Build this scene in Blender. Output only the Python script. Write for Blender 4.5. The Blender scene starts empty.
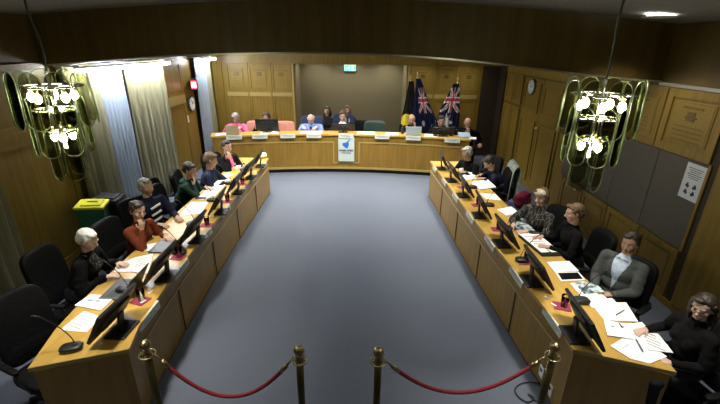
import bpy, bmesh, math, random
from mathutils import Vector as V, Matrix as M, noise
random.seed(7)
PI = math.pi
C = bpy.context.scene.collection
scene = bpy.context.scene

# ------------------------------------------------------------------ camera
CF, CPITCH, CROLL, CH = 394.0, math.radians(21.6), math.radians(0.8), 2.85
_F = V((0, math.cos(CPITCH), -math.sin(CPITCH)))
_R0 = V((1, 0, 0)); _U0 = _R0.cross(_F)
_R = _R0 * math.cos(CROLL) + _U0 * math.sin(CROLL)
_U = _R.cross(_F)
cam_d = bpy.data.cameras.new('camera'); cam = bpy.data.objects.new('camera', cam_d); C.objects.link(cam)
cam_d.sensor_fit = 'HORIZONTAL'; cam_d.sensor_width = 36; cam_d.lens = 36 * CF / 720; cam_d.clip_start = .05
mw = M((( _R.x, _U.x, -_F.x, 0), (_R.y, _U.y, -_F.y, 0), (_R.z, _U.z, -_F.z, CH), (0, 0, 0, 1)))
cam.matrix_world = mw
scene.camera = cam

def G(u, v, z=None, x=None, y=None):
    """survey helper: where a sight line of the photograph meets a real level or wall"""
    d = _F * CF + _R * (u - 360) - _U * (v - 202)
    t = (z - CH) / d.z if z is not None else (x / d.x if x is not None else y / d.y)
    return V((0, 0, CH)) + d * t

# ------------------------------------------------------------------ materials
def mat(name, col, rough=.6, metal=0, spec=.5, emit=None, es=0, alpha=1):
    m = bpy.data.materials.new(name); m.use_nodes = True
    b = m.node_tree.nodes['Principled BSDF']
    b.inputs['Base Color'].default_value = (*col, 1); b.inputs['Roughness'].default_value = rough
    b.inputs['Metallic'].default_value = metal; b.inputs['Specular IOR Level'].default_value = spec
    if emit:
        b.inputs['Emission Color'].default_value = (*emit, 1); b.inputs['Emission Strength'].default_value = es
    m.diffuse_color = (*col, 1)
    return m

def noisy(name, c1, c2, scale=(1, 1, 1), nscale=5, rough=.6, detail=4, bump=0, spec=.5, lo=.35, hi=.65, kind='noise'):
    m = mat(name, c1, rough, spec=spec); nt = m.node_tree; N = nt.nodes; L = nt.links
    b = N['Principled BSDF']
    tc = N.new('ShaderNodeTexCoord'); mp = N.new('ShaderNodeMapping'); mp.inputs['Scale'].default_value = scale
    L.new(tc.outputs['Object'], mp.inputs['Vector'])
    if kind == 'noise':
        nz = N.new('ShaderNodeTexNoise'); nz.inputs['Scale'].default_value = nscale; nz.inputs['Detail'].default_value = detail
        out = nz.outputs['Fac']
    elif kind == 'voronoi':
        nz = N.new('ShaderNodeTexVoronoi'); nz.feature = 'DISTANCE_TO_EDGE'; nz.inputs['Scale'].default_value = nscale
        out = nz.outputs['Distance']
    else:
        nz = N.new('ShaderNodeTexWave'); nz.inputs['Scale'].default_value = nscale; nz.inputs['Distortion'].default_value = 4
        out = nz.outputs['Fac']
    L.new(mp.outputs['Vector'], nz.inputs['Vector'])
    cr = N.new('ShaderNodeValToRGB'); cr.color_ramp.elements[0].position = lo; cr.color_ramp.elements[1].position = hi
    cr.color_ramp.elements[0].color = (*c1, 1); cr.color_ramp.elements[1].color = (*c2, 1)
    L.new(out, cr.inputs['Fac']); L.new(cr.outputs['Color'], b.inputs['Base Color'])
    if bump:
        bp = N.new('ShaderNodeBump'); bp.inputs['Strength'].default_value = bump; bp.inputs['Distance'].default_value = .01
        L.new(out, bp.inputs['Height']); L.new(bp.outputs['Normal'], b.inputs['Normal'])
    return m

Wpanel = noisy('panel_wood', (.185, .118, .016), (.245, .160, .026), (9, 9, .6), 2.5, .42, 6)
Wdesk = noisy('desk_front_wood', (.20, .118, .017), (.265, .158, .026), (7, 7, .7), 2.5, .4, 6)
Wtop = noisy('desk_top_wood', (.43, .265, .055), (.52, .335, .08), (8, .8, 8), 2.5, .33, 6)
Wtrim = mat('pale_wood_trim', (.36, .27, .09), .4)
Wdark = noisy('bulkhead_wood', (.075, .047, .008), (.115, .074, .014), (5, 5, .4), 1.6, .5, 5)
Wup = noisy('upper_wall_wood', (.09, .06, .013), (.12, .08, .018), (5, 5, .4), 1.6, .5, 5)
Mmetal = mat('metal_edge', (.62, .62, .58), .3, .9)
Carpet = noisy('carpet', (.10, .118, .158), (.128, .148, .198), (1, 1, 1), 160, .95, 3, .25, .1)
Mceil = noisy('ceiling_paint', (.30, .31, .28), (.33, .34, .31), (1, 1, 1), 4, .9)
Mgrey = noisy('alcove_fabric', (.19, .165, .10), (.21, .18, .112), (1, 1, 1), 60, .95, 3, .1, .1)
Mpin = noisy('pinboard_fabric', (.105, .095, .072), (0.128, 0.12, 0.108), (1, 1, 1), 90, .95, 3, .1, .1)
Mseamshade = mat('seam_and_recess_shade', (.03, .018, .008), .7)  # dark seams; on the recess slabs this colour stands for shade
Mkick = mat('black_kick', (.008, .008, .009), .6)
Mcurt = noisy('curtain_cloth', (0.216, 0.204, 0.126), (0.264, 0.252, 0.168), (30, 30, 1), 3, .9, 3, .05, .1)
Msheer = noisy('sheer_cloth', (0.255, 0.315, 0.39), (0.33, 0.39, 0.465), (30, 30, 1), 3, .8, 3, .05, .1)  # blue tint stands for daylight coming through the cloth
Mleather = noisy('black_leather', (0.005, 0.0055, 0.0065), (0.009, 0.0095, 0.011), (1, 1, 1), 40, .6, 4, .15, .10)
Mgreenleather = noisy('green_leather', (.02, .045, .042), (.03, .06, .055), (1, 1, 1), 40, .35, 4, .15)
Mnavyfab = noisy('navy_fabric', (.016, .03, .09), (.022, .04, .12), (1, 1, 1), 60, .8)
Msalmon = noisy('salmon_fabric', (.62, .26, .20), (.70, .31, .24), (1, 1, 1), 60, .8)
Mplast = mat('black_plastic', (.012, .012, .014), .4)
Mplast2 = mat('dark_grey_plastic', (.05, .055, .06), .45)
Mscreen = mat('screen_glass', (.006, .007, .010), .12)
Mchrome = mat('chrome', (.75, .75, .72), .15, 1)
Mbrass = mat('aged_brass', (.42, .34, .18), .32, 1)
Mpost = mat('dark_brass_post', (.13, .11, .055), .38, .9)
Mrope = noisy('red_rope', (.22, .012, .025), (.34, .025, .045), (1, 1, 1), 120, .75, 2, .4)
Mpaper = mat('white_paper', (.90, .92, .94), .8)
Mprint = mat('print_grey', (.25, .27, .30), .8)
Mprintd = noisy('magazine_print', (.03, .06, .08), (.55, .66, .70), (1, 1, 1), 18, .5, 3, lo=.42, hi=.6)
Mplate = noisy('name_plate', (.50, .55, .52), (.62, .66, .62), (1, 1, 1), 8, .3)
Mmaroon = mat('maroon_mat', (.24, .018, .06), .7)
Mwhite = mat('white_plastic', (.80, .82, .82), .4)
Mgreenbin = mat('green_bin', (.018, .14, .055), .45)
Myellow = mat('yellow_lid', (.85, .80, .03), .45)
Mgold = mat('tan_laptop', (.42, .34, .20), .4)
Mclock = mat('clock_face', (.62, .66, .66), .4)

def glassmat(name, tint, gl=.12):
    m = bpy.data.materials.new(name); m.use_nodes = True; nt = m.node_tree; N = nt.nodes; L = nt.links
    N.clear(); o = N.new('ShaderNodeOutputMaterial'); t = N.new('ShaderNodeBsdfTransparent'); g = N.new('ShaderNodeBsdfGlossy')
    t.inputs['Color'].default_value = (*tint, 1); g.inputs['Roughness'].default_value = .03; g.inputs['Color'].default_value = (.42, .44, .36, 1)
    f = N.new('ShaderNodeLayerWeight'); f.inputs['Blend'].default_value = gl
    mx = N.new('ShaderNodeMixShader'); L.new(f.outputs['Fresnel'], mx.inputs[0]); L.new(t.outputs[0], mx.inputs[1]); L.new(g.outputs[0], mx.inputs[2])
    L.new(mx.outputs[0], o.inputs[0]); return m
Msmoke = glassmat('smoked_glass', (.72, .72, .62), .09); Mclear = glassmat('clear_glass', (.86, .9, .9), .1)
Mrim = mat('glass_edge', (.30, .42, .20), .25, 0, 1.0)

# ------------------------------------------------------------------ mesh builder
def basis(d, up=V((0, 0, 1))):
    z = d.normalized(); x = up.cross(z)
    if x.length < 1e-4: x = V((1, 0, 0)).cross(z)
    if x.length < 1e-4: x = V((0, 1, 0)).cross(z)
    x.normalize(); y = z.cross(x)
    return M((x, y, z)).transposed()

class MB:
    def __init__(s): s.b = bmesh.new(); s.mi = 0
    def _tag(s, verts):
        fs = set()
        for v in verts: fs.update(v.link_faces)
        for f in fs: f.material_index = s.mi
        return verts
    def box(s, c, size, rot=None, bev=0, mi=None):
        if mi is not None: s.mi = mi
        r = bmesh.ops.create_cube(s.b, size=1); vs = r['verts']
        R = rot.to_4x4() if rot is not None else M.Identity(4)
        bmesh.ops.transform(s.b, matrix=M.Translation(V(c)) @ R @ M.Diagonal((*size, 1)), verts=vs)
        s._tag(vs)
        if bev:
            es = {e for v in vs for e in v.link_edges}
            bmesh.ops.bevel(s.b, geom=list(es), offset=min(bev, min(size) * .45), segments=2, affect='EDGES', profile=.5, material=-1)
        return s
    def b2(s, lo, hi, bev=0, mi=None):
        lo, hi = V(lo), V(hi); return s.box((lo + hi) / 2, [abs(a) for a in (hi - lo)], None, bev, mi)
    def cone(s, p0, p1, r0, r1, seg=16, mi=None):
        if mi is not None: s.mi = mi
        p0, p1 = V(p0), V(p1); d = p1 - p0
        r = bmesh.ops.create_cone(s.b, cap_ends=True, segments=seg, radius1=r0, radius2=r1, depth=d.length)
        bmesh.ops.transform(s.b, matrix=M.Translation((p0 + p1) / 2) @ basis(d).to_4x4(), verts=r['verts']); s._tag(r['verts'])
        return s
    def ell(s, c, r, rot=None, sub=3, mi=None):
        if mi is not None: s.mi = mi
        q = bmesh.ops.create_icosphere(s.b, subdivisions=sub, radius=1)
        if not hasattr(r, '__len__'): r = (r, r, r)
        R = rot.to_4x4() if rot is not None else M.Identity(4)
        bmesh.ops.transform(s.b, matrix=M.Translation(V(c)) @ R @ M.Diagonal((*r, 1)), verts=q['verts']); s._tag(q['verts'])
        return s
    def cap(s, p0, p1, r0, r1=None, seg=12):
        r1 = r0 if r1 is None else r1
        p0, p1 = V(p0), V(p1)
        if (p1 - p0).length > 1e-4: s.cone(p0, p1, r0, r1, seg)
        s.ell(p0, r0, sub=2); s.ell(p1, r1, sub=2); return s
    def se(s, c, r, e=.35, rot=None, nu=20, nv=12, curve=0, mi=None):
        """rounded cushion (superellipsoid); curve bends its middle backwards"""
        if mi is not None: s.mi = mi
        f = lambda t, p: math.copysign(abs(t) ** p, t)
        R = rot if rot is not None else M.Identity(3)
        rings = []
        for j in range(1, nv):
            a = -PI / 2 + PI * j / nv; ring = []
            for i in range(nu):
                b = 2 * PI * i / nu
                p = V((r[0] * f(math.cos(a), e) * f(math.cos(b), e), r[1] * f(math.cos(a), e) * f(math.sin(b), e), r[2] * f(math.sin(a), e)))
                p.y += curve * (p.x / r[0]) ** 2
                ring.append(s.b.verts.new(V(c) + R @ p))
            rings.append(ring)
        bo = s.b.verts.new(V(c) + R @ V((0, 0, -r[2]))); to = s.b.verts.new(V(c) + R @ V((0, 0, r[2])))
        fs = []
        for j in range(len(rings) - 1):
            for i in range(nu): fs.append(s.b.faces.new((rings[j][i], rings[j][(i + 1) % nu], rings[j + 1][(i + 1) % nu], rings[j + 1][i])))
        for i in range(nu):
            fs.append(s.b.faces.new((bo, rings[0][(i + 1) % nu], rings[0][i]))); fs.append(s.b.faces.new((to, rings[-1][i], rings[-1][(i + 1) % nu])))
        for q in fs: q.material_index = s.mi
        return s
    def tube(s, pts, r, seg=8, mi=None, closed=False):
        if mi is not None: s.mi = mi
        pts = [V(p) for p in pts]; n = len(pts); rings = []
        rr = r if hasattr(r, '__len__') else [r] * n
        up = V((0, 0, 1))
        for k, p in enumerate(pts):
            a = pts[(k - 1) % n] if (closed or k > 0) else p; b = pts[(k + 1) % n] if (closed or k < n - 1) else p
            B = basis(b - a, up)
            rings.append([s.b.verts.new(p + B @ V((rr[k] * math.cos(2 * PI * i / seg), rr[k] * math.sin(2 * PI * i / seg), 0))) for i in range(seg)])
        for k in range(n if closed else n - 1):
            A, Bq = rings[k], rings[(k + 1) % n]
            for i in range(seg):
                f = s.b.faces.new((A[i], A[(i + 1) % seg], Bq[(i + 1) % seg], Bq[i])); f.material_index = s.mi
        if not closed:
            f = s.b.faces.new(rings[0][::-1]); f.material_index = s.mi; f = s.b.faces.new(rings[-1]); f.material_index = s.mi
        return s
    def lathe(s, c, prof, seg=24, mi=None):
        if mi is not None: s.mi = mi
        c = V(c); rings = []
        for r, z in prof: rings.append([s.b.verts.new(c + V((max(r, 1e-4) * math.cos(2 * PI * i / seg), max(r, 1e-4) * math.sin(2 * PI * i / seg), z))) for i in range(seg)])
        for k in range(len(rings) - 1):
            for i in range(seg):
                f = s.b.faces.new((rings[k][i], rings[k][(i + 1) % seg], rings[k + 1][(i + 1) % seg], rings[k + 1][i])); f.material_index = s.mi
        f = s.b.faces.new(rings[0][::-1]); f.material_index = s.mi; f = s.b.faces.new(rings[-1]); f.material_index = s.mi
        return s
    def prism(s, pts, z0, z1, mi=None):
        if mi is not None: s.mi = mi
        a = [s.b.verts.new((p[0], p[1], z0)) for p in pts]; b = [s.b.verts.new((p[0], p[1], z1)) for p in pts]; n = len(pts)
        fs = [s.b.faces.new(a[::-1]), s.b.faces.new(b)] + [s.b.faces.new((a[i], a[(i + 1) % n], b[(i + 1) % n], b[i])) for i in range(n)]
        for f in fs: f.material_index = s.mi
        return s
    def strip(s, path, z0, z1, t, side=1, mi=None):
        """a wall of thickness t that follows a plan path"""
        if mi is not None: s.mi = mi
        path = [V((p[0], p[1])) for p in path]; off = []
        for k, p in enumerate(path):
            a = path[max(k - 1, 0)]; b = path[min(k + 1, len(path) - 1)]
            d = (b - a).normalized(); off.append(p + V((-d.y, d.x)) * t * side)
        for k in range(len(path) - 1):
            q = [path[k], path[k + 1], off[k + 1], off[k]]
            zz0 = z0 if not hasattr(z0, '__len__') else None
            lo = [z0] * 4 if zz0 is not None else [z0[k], z0[k + 1], z0[k + 1], z0[k]]
            hi = [z1] * 4 if not hasattr(z1, '__len__') else [z1[k], z1[k + 1], z1[k + 1], z1[k]]
            A = [s.b.verts.new((q[i].x, q[i].y, lo[i])) for i in range(4)]; Bq = [s.b.verts.new((q[i].x, q[i].y, hi[i])) for i in range(4)]
            fs = [s.b.faces.new(A[::-1]), s.b.faces.new(Bq)] + [s.b.faces.new((A[i], A[(i + 1) % 4], Bq[(i + 1) % 4], Bq[i])) for i in range(4)]
            for f in fs: f.material_index = s.mi
        bmesh.ops.remove_doubles(s.b, verts=s.b.verts, dist=1e-5)
        return s
    def build(s, name, mats, parent=None, smooth=False, loc=None):
        bmesh.ops.recalc_face_normals(s.b, faces=s.b.faces)
        me = bpy.data.meshes.new(name); s.b.to_mesh(me); s.b.free()
        for m in (mats if isinstance(mats, (list, tuple)) else [mats]): me.materials.append(m)
        if smooth: me.polygons.foreach_set('use_smooth', [True] * len(me.polygons))
        o = bpy.data.objects.new(name, me); C.objects.link(o)
        if parent is not None: o.parent = parent
        if loc is not None: o.location = loc
        if smooth == 'auto':
            me.polygons.foreach_set('use_smooth', [False] * len(me.polygons))
        return o

def tag(o, label, cat, group=None, kind=None):
    if label: o['label'] = label
    if cat: o['category'] = cat
    if group: o['group'] = group
    if kind: o['kind'] = kind
    return o
def empty(name, loc=(0, 0, 0), rz=0, label=None, cat=None, group=None):
    o = bpy.data.objects.new(name, None); C.objects.link(o); o.location = loc; o.rotation_euler = (0, 0, rz); o.empty_display_size = .1
    return tag(o, label, cat, group)
def struct(o): o['kind'] = 'structure'; return o
def copy_tree(o, loc, rz, label, group=None, cat=None):
    r = o.copy(); C.objects.link(r); r.location = loc; r.rotation_euler = (0, 0, rz); r['label'] = label
    if group: r['group'] = group
    if cat: r['category'] = cat
    for ch in o.children:
        c = ch.copy(); C.objects.link(c); c.parent = r
        for g in ch.children:
            d = g.copy(); C.objects.link(d); d.parent = c
    return r
ORD = ['first', 'second', 'third', 'fourth', 'fifth', 'sixth', 'seventh', 'eighth', 'ninth', 'tenth', 'eleventh', 'twelfth']

# ================================================================== ROOM
XL, XR, YF, YB, YA = -3.95, 3.7, 10.95, -2.0, 12.1
YBK = 5.1                                   # the bulkhead plane
ZS = 2.82                                   # lower ceiling beyond the bulkhead
def ceilz(x): return 3.37 - .23 * abs((x + .12) / 3.83) ** 1.5
struct(MB().b2((XL - .2, YB - .2, -.1), (XR + .2, YA + .2, 0)).build('floor', Carpet))
mb = MB(); N = 24
top = []; 
for i in range(N + 1):
    x = XL - .1 + (XR - XL + .2) * i / N; top.append((x, ceilz(x)))
for i in range(N):
    (xa, za), (xb, zb) = top[i], top[i + 1]
    vs = [mb.b.verts.new(p) for p in ((xa, YB - .1, za), (xb, YB - .1, zb), (xb, YBK + .1, zb), (xa, YBK + .1, za), (xa, YB - .1, za + .1), (xb, YB - .1, zb + .1), (xb, YBK + .1, zb + .1), (xa, YBK + .1, za + .1))]
    for f in ((0, 1, 2, 3), (7, 6, 5, 4), (0, 4, 5, 1), (2, 6, 7, 3)): mb.b.faces.new([vs[k] for k in f])
bmesh.ops.remove_doubles(mb.b, verts=mb.b.verts, dist=1e-5)
struct(mb.build('ceiling', Mceil, smooth=True))
struct(MB().b2((XL - .1, YBK + .12, ZS), (XR + .1, YA + .1, ZS + .08)).build('ceiling_lower', Mceil))

# bulkhead with gently arched bottom edge
tab = [(-4.0, 2.565), (-3.76, 2.596), (-3.0, 2.665), (-2.21, 2.722), (-1.2, 2.762), (-.2, 2.777), (.7, 2.748), (1.44, 2.695), (2.2, 2.62), (3.03, 2.535), (3.75, 2.488)]
def bz(x):
    for (xa, za), (xb, zb) in zip(tab, tab[1:]):
        if x <= xb:
            t = (x - xa) / (xb - xa); return za + (zb - za) * t
    return tab[-1][1]
def smoothbz(x): return sum(bz(min(max(x + d, -4), 3.75)) for d in (-.4, -.2, 0, .2, .4)) / 5
xs = [XL + (XR - XL) * i / 32 for i in range(33)]
path = [(x, YBK) for x in xs]
struct(MB().strip(path, [smoothbz(x) for x in xs], [ceilz(x) for x in xs], .12).build('trim_1', Wdark))
struct(MB().strip([(x, YBK - .012) for x in xs], [smoothbz(x) - .016 for x in xs], [smoothbz(x) + .004 for x in xs], .15).build('trim_2', Mmetal))

def frame_panel(mb, axis, const, a0, a1, z0, z1, out, w=.07, t=.016, inner=True, crest=False):
    """framed joinery panel on a wall. axis 'x': wall plane x=const and a = y"""
    def bx(u0, u1, w0, w1, d0, d1, mi):
        if axis == 'x': mb.b2((const + out * d0, u0, w0), (const + out * d1, u1, w1), mi=mi)
        else: mb.b2((u0, const + out * d0, w0), (u1, const + out * d1, w1), mi=mi)
    bx(a0, a1, z0, z1, 0, .008, 0)
    bx(a0, a0 + w, z0, z1, 0, t + .01, 0); bx(a1 - w, a1, z0, z1, 0, t + .01, 0)
    bx(a0 + .001, a1 - .001, z1 - w, z1 - .001, .001, t + .009, 0); bx(a0 + .001, a1 - .001, z0 + .001, z0 + w, .001, t + .009, 0)
    if inner:
        m = w + .035
        if a1 - a0 > 2 * m + .1 and z1 - z0 > 2 * m + .1: bx(a0 + m, a1 - m, z0 + m, z1 - m, 0, .016, 0)
    if crest:   # carved heading with a small relief of arms above ruled lines
        ca = (a0 + a1) / 2; cz = z1 - w - .09
        bx(a0 + w + .06, a1 - w - .06, z0 + w + .06, z1 - w - .06, .016, .020, 1)
        bx(ca - .14, ca + .14, cz - .012, cz + .006, .02, .026, 2)
        bx(ca - .055, ca + .055, cz - .15, cz - .045, .02, .028, 2); bx(ca - .085, ca + .085, cz - .12, cz - .10, .02, .027, 2)
        for k in range(4): bx(a0 + w + .12, a1 - w - .12, cz - .22 - k * .05, cz - .212 - k * .05, .02, .024, 2)
Mcarve = noisy('carved_wood', (.21, .14, .022), (.27, .18, .032), (30, 30, 30), 3, .5, 5, .5)
Mcarved = mat('carved_relief', (.12, .075, .012), .5)
PM = [Wpanel, Mcarve, Mcarved]

# ---- left wall
wl = struct(MB().b2((XL - .15, YB, 0), (XL, YF + .2, 3.3)).build('wall_left', Wup))
mb = MB(); frame_panel(mb, 'x', XL, 3.97, 5.2, 1.86, 2.54, 1, .08, crest=False); mb.build('panel', PM, wl)
mb = MB(); frame_panel(mb, 'x', XL, 3.97, 5.2, .06, 1.80, 1, .09, inner=False); mb.build('panel', PM, wl)
mb = MB(); mb.b2((XL, 3.95, 1.79), (XL + .035, 5.2, 1.87)); mb.build('rail', Wpanel, wl)
mb = MB(); frame_panel(mb, 'x', XL, 8.02, 8.98, 1.80, 2.5, 1, .07); mb.build('panel', PM, wl)
mb = MB(); frame_panel(mb, 'x', XL, 8.02, 8.98, .06, 1.64, 1, .07, inner=False); mb.build('panel', PM, wl)
mb = MB(); mb.b2((XL, 8.02, 1.63), (XL + .04, 8.98, 1.81)); mb.build('rail', Wtrim, wl)
mb = MB(); mb.b2((XL, 9.0, 0), (XL + .02, 9.5, 2.5)); mb.build('panel', Wdesk, wl)
mb = MB(); mb.b2((XL, YB, 2.55), (XL + .05, YBK - .02, 2.61)); struct(mb.build('trim_3', Wpanel))
mb = MB(); mb.b2((XL, -2, .06), (XL + .02, 2.45, 2.55)); mb.build('panel', Wpanel, wl)
struct(MB().b2((XL, YB, 0), (XL + .03, YF, .09)).build('baseboard_left', Wdesk))

# ---- right wall
wr = struct(MB().b2((XR, YB, 0), (XR + .15, YF + .2, 3.3)).build('wall_right', Wup))
ups = [3.16, 4.02, 4.89, 5.76, 6.62, 7.25]
for k in range(1, 5):
    mb = MB(); frame_panel(mb, 'x', XR, ups[k] + .012, ups[k + 1] - .012, 1.73, 2.44, -1, .09, crest=True); mb.build('panel', PM, wr)
for a, b in ((4.02, 4.72), (4.72, 5.43), (5.43, 6.14), (6.14, 6.85)):
    mb = MB(); frame_panel(mb, 'x', XR, a + .012, b - .012, .07, .70, -1, .075); mb.build('panel', PM, wr)
mb = MB(); mb.b2((XR - .03, 1.2, .07), (XR, 3.9, 2.44)); mb.build('panel', Wpanel, wr)
mb = MB(); mb.b2((XR - .02, -2, .07), (XR, 1.18, 2.44)); mb.build('panel', Wpanel, wr)
mb = MB(); mb.b2((XR - .012, 3.9, .07), (XR, 4.01, 2.44)); mb.build('recess_shade', Mseamshade, wr)  # thin slab, coloured dark for the shade in a reveal
mb = MB(); mb.b2((XR - .03, YB, 2.45), (XR, YBK - .02, 2.485)); struct(mb.build('trim_4', Mmetal))
mb = MB(); mb.b2((XR - .02, YBK + .14, 2.30), (XR, 10.5, ZS)); struct(mb.build('trim_5', Wpanel))
struct(MB().b2((XR - .03, YB, 0), (XR, YF, .08)).build('baseboard_right', Wdesk))
# fixed tall panels and a pair of doors
for a, b in ((9.35, 9.9), (9.92, 10.45)):
    mb = MB(); frame_panel(mb, 'x', XR, a + .01, b - .01, .07, 1.55, -1, .08, inner=False); frame_panel(mb, 'x', XR, a + .01, b - .01, 1.62, 2.28, -1, .08); mb.build('panel', PM, wr)
for n, (a, b) in enumerate(((7.30, 8.22), (8.24, 9.18))):
    dr = MB().b2((XR - .035, a, .01), (XR - .002, b, 2.26)).build('door_%d' % (n + 1), Wpanel); struct(dr)
    mb = MB(); frame_panel(mb, 'x', XR - .035, a + .08, b - .08, .12, 1.42, -1, .05, inner=False); mb.build('panel', PM, dr)
    mb = MB(); frame_panel(mb, 'x', XR - .035, a + .08, b - .08, 1.58, 2.18, -1, .05); mb.build('panel', PM, dr)
    if n == 0: MB().cone((XR - .035, 8.14, 1.32), (XR - .075, 8.14, 1.32), .012, .012).ell((XR - .09, 8.14, 1.32), .032).build('door_knob', mat('pale_knob', (.75, .72, .6), .3), dr, True)
mb = MB(); mb.b2((XR - .014, 6.87, .07), (XR, 7.28, 2.3)); mb.build('panel', Wpanel, wr)
mb = MB(); mb.b2((XR - .05, 10.5, .0), (XR, YF, 2.5)); mb.build('recess_shade', Mseamshade, wr)  # flat slab whose dark colour stands in for a shaded recess

# ---- far wall with the alcove
AL, AR = -1.80, 1.20
mb = MB(); mb.b2((XL - .15, YF, 0), (AL, YF + .12, ZS)); mb.b2((AR, YF, 0), (XR + .15, YF + .12, ZS)); mb.b2((AL, YF, 2.42), (AR, YF + .12, ZS))
wf = struct(mb.build('wall_far', Wpanel))
struct(MB().b2((XL, YF - .05, 2.40), (XR, YF, ZS)).build('trim_6', Wpanel))
mb = MB(); mb.b2((AL - .3, YA, 0), (AR + .3, YA + .1, ZS)); struct(mb.build('wall_alcove', Mgrey))
mb = MB(); mb.b2((AL - .04, YF + .12, 0), (AL, YA, ZS)); struct(mb.build('wall_alcove_left', Mgrey))
mb = MB(); mb.b2((AR, YF + .12, 0), (AR + .04, YA, ZS)); struct(mb.build('wall_alcove_right', Mgrey))
def tall(x0, x1):
    mb = MB(); frame_panel(mb, 'y', YF, x0 + .012, x1 - .012, .08, 1.56, -1, .07, inner=False); mb.build('panel', PM, wf)
    mb = MB(); frame_panel(mb, 'y', YF, x0 + .012, x1 - .012, 1.66, 2.38, -1, .07, crest=True); mb.build('panel', PM, wf)
    mb = MB(); mb.b2((x0 + .012, YF - .035, 1.56), (x1 - .012, YF, 1.66)); mb.build('rail', Wtrim, wf)
for a, b in ((-3.62, -3.03), (-3.03, -2.42), (-2.42, -1.85), (1.30, 1.93), (1.93, 2.55), (2.55, 3.12)): tall(a, b)
for x in (-3.72, -3.03, -2.42, -1.83, 1.25, 1.93, 2.55, 3.16): MB().b2((x - .022, YF - .04, .0), (x + .022, YF, 2.4)).build('stile', Wtrim if abs(x) < 1.9 else Wpanel, wf)
MB().b2((3.2, YF - .03, 0), (3.68, YF, 2.4)).build('recess_shade', Mseamshade, wf)  # shade of the corner recess, put into a dark slab
struct(MB().b2((XL, YB - .15, 0), (XR, YB, 3.4)).build('wall_back', Wup))

# ---- pelmet lamps and curtains on the left wall
def curtain(name, y0, y1, z0, z1, m, label, amp=.06, wl_=.15, x=XL + .10):
    mb = MB(); n = int((y1 - y0) / .012); rows = 8; gr = []
    ph = random.random() * 6
    for j in range(rows + 1):
        z = z0 + (z1 - z0) * j / rows; r = []
        for i in range(n + 1):
            y = y0 + (y1 - y0) * i / n
            a = amp * (1.0 - .35 * j / rows)
            q = x + a * math.sin(2 * PI * y / wl_ + 1.3 * math.sin(y * 7 + ph) + .25 * math.sin(z * 2)) + .3 * a * math.sin(y * 61 + ph)
            r.append(mb.b.verts.new((q, y + .008 * math.sin(z * 3 + y * 9), z)))
        gr.append(r)
    for j in range(rows):
        for i in range(n): mb.b.faces.new((gr[j][i], gr[j][i + 1], gr[j + 1][i + 1], gr[j + 1][i]))
    o = mb.build(name, m, smooth=True)
    s = o.modifiers.new('s', 'SOLIDIFY'); s.thickness = .004
    return tag(o, label, 'curtain')
curtain('curtain', 2.5, 3.93, .04, 2.56, Mcurt, 'olive pleated curtain at the near end of the left wall, behind the empty chair', x=XL + .14)
curtain('curtain', 5.24, 6.0, .04, 2.56, Mcurt, 'olive pleated curtain just behind the wheelie bins')
curtain('sheer_curtain', 6.0, 6.62, .04, 2.56, Msheer, 'sheer curtain with blue daylight in its colour, between two olive curtains on the left wall', .03, .09)
curtain('curtain', 6.62, 7.98, .04, 2.56, Mcurt, 'wide olive pleated curtain behind the people in striped and green jackets')
curtain('sheer_curtain', 9.52, 10.2, .04, 2.56, Msheer, 'narrow pale blue curtain beside the clock and red display', .03, .1)
curtain('curtain', 10.2, 10.5, .04, 2.56, Mcurt, 'slim olive curtain in the corner next to the far wall', .04, .1)
Mtube = mat('lit_tube', (1, 1, 1), .5, emit=(.93, .96, 1), es=100)
for n, (a, b, q) in enumerate(((5.3, 6.55, 'nearest of the three above the curtains'), (6.65, 7.9, 'middle of the three above the curtains'), (9.55, 10.4, 'farthest, above the narrow blue curtain'))):
    t = empty('batten_light', (XL + .30, (a + b) / 2, 2.46), 0, 'glowing white strip lamp, ' + q, 'lamp', 'strip lamps over the curtains')
    h = (b - a) / 2
    MB().b2((-.04, -h, .065), (.03, h, .095)).build('housing', Mwhite, t)
    MB().b2((-.30, -h, .09), (.02, -h + .03, .105)).build('bracket', Mwhite, t); MB().b2((-.30, h - .03, .09), (.02, h, .105)).build('bracket', Mwhite, t)
    MB().cone((0, -h + .02, .045), (0, h - .02, .045), .022, .022).build('tube', Mtube, t, True)
# ---- lamps: recessed downlights
Mdisc = mat('lit_disc', (1, 1, 1), .5, emit=(1, .97, .88), es=9)
def downlight(x, y, z, power, label, group=None, ang=110, blend=.6, col=(1, .93, .80), r=.10):
    t = empty('downlight', (x, y, z), 0, label, 'ceiling light', group)
    MB().lathe((0, 0, -.012), [(r, .0), (r + .025, .0), (r + .03, .012), (r, .012)]).build('trim_ring', Mwhite, t, True)
    MB().cone((0, 0, -.006), (0, 0, .004), r, r, 32).build('diffuser', Mdisc, t)
    if power:
        l = bpy.data.lights.new('lamp', 'SPOT'); l.energy = power; l.spot_size = math.radians(ang); l.spot_blend = blend; l.color = col; l.shadow_soft_size = .09
        o = bpy.data.objects.new('lamp', l); C.objects.link(o); o.location = (0, 0, -.03); o.parent = t
    return t
downlight(3.09, 4.54, ceilz(3.09) - .016, 26, 'round white recessed downlight in the ceiling above the right desk', r=.13)
for i, (x, y, pw) in enumerate(((-2.05, 3.7, 130), (-2.0, 2.2, 120), (1.85, 2.3, 130), (1.8, 3.9, 110), (2.3, .2, 20), (-2.4, .2, 20), (-.15, 2.0, 8))):  # the last, central one is added to brighten the desk fronts
    downlight(x, y, ceilz(x) - .014, pw, 'unseen recessed downlight in the raised ceiling over the near end of the room', 'raised ceiling downlights', 72 if (y > 1 and x != -.15) else 140, .8)
LOW = []
for x in (-1.95, 1.60):
    for y in (5.55, 6.7, 7.8): LOW.append((x, y, 85))
for x in (-2.9, -1.7, -.4, .8, 2.0): LOW.append((x, 9.35, 50))
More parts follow.
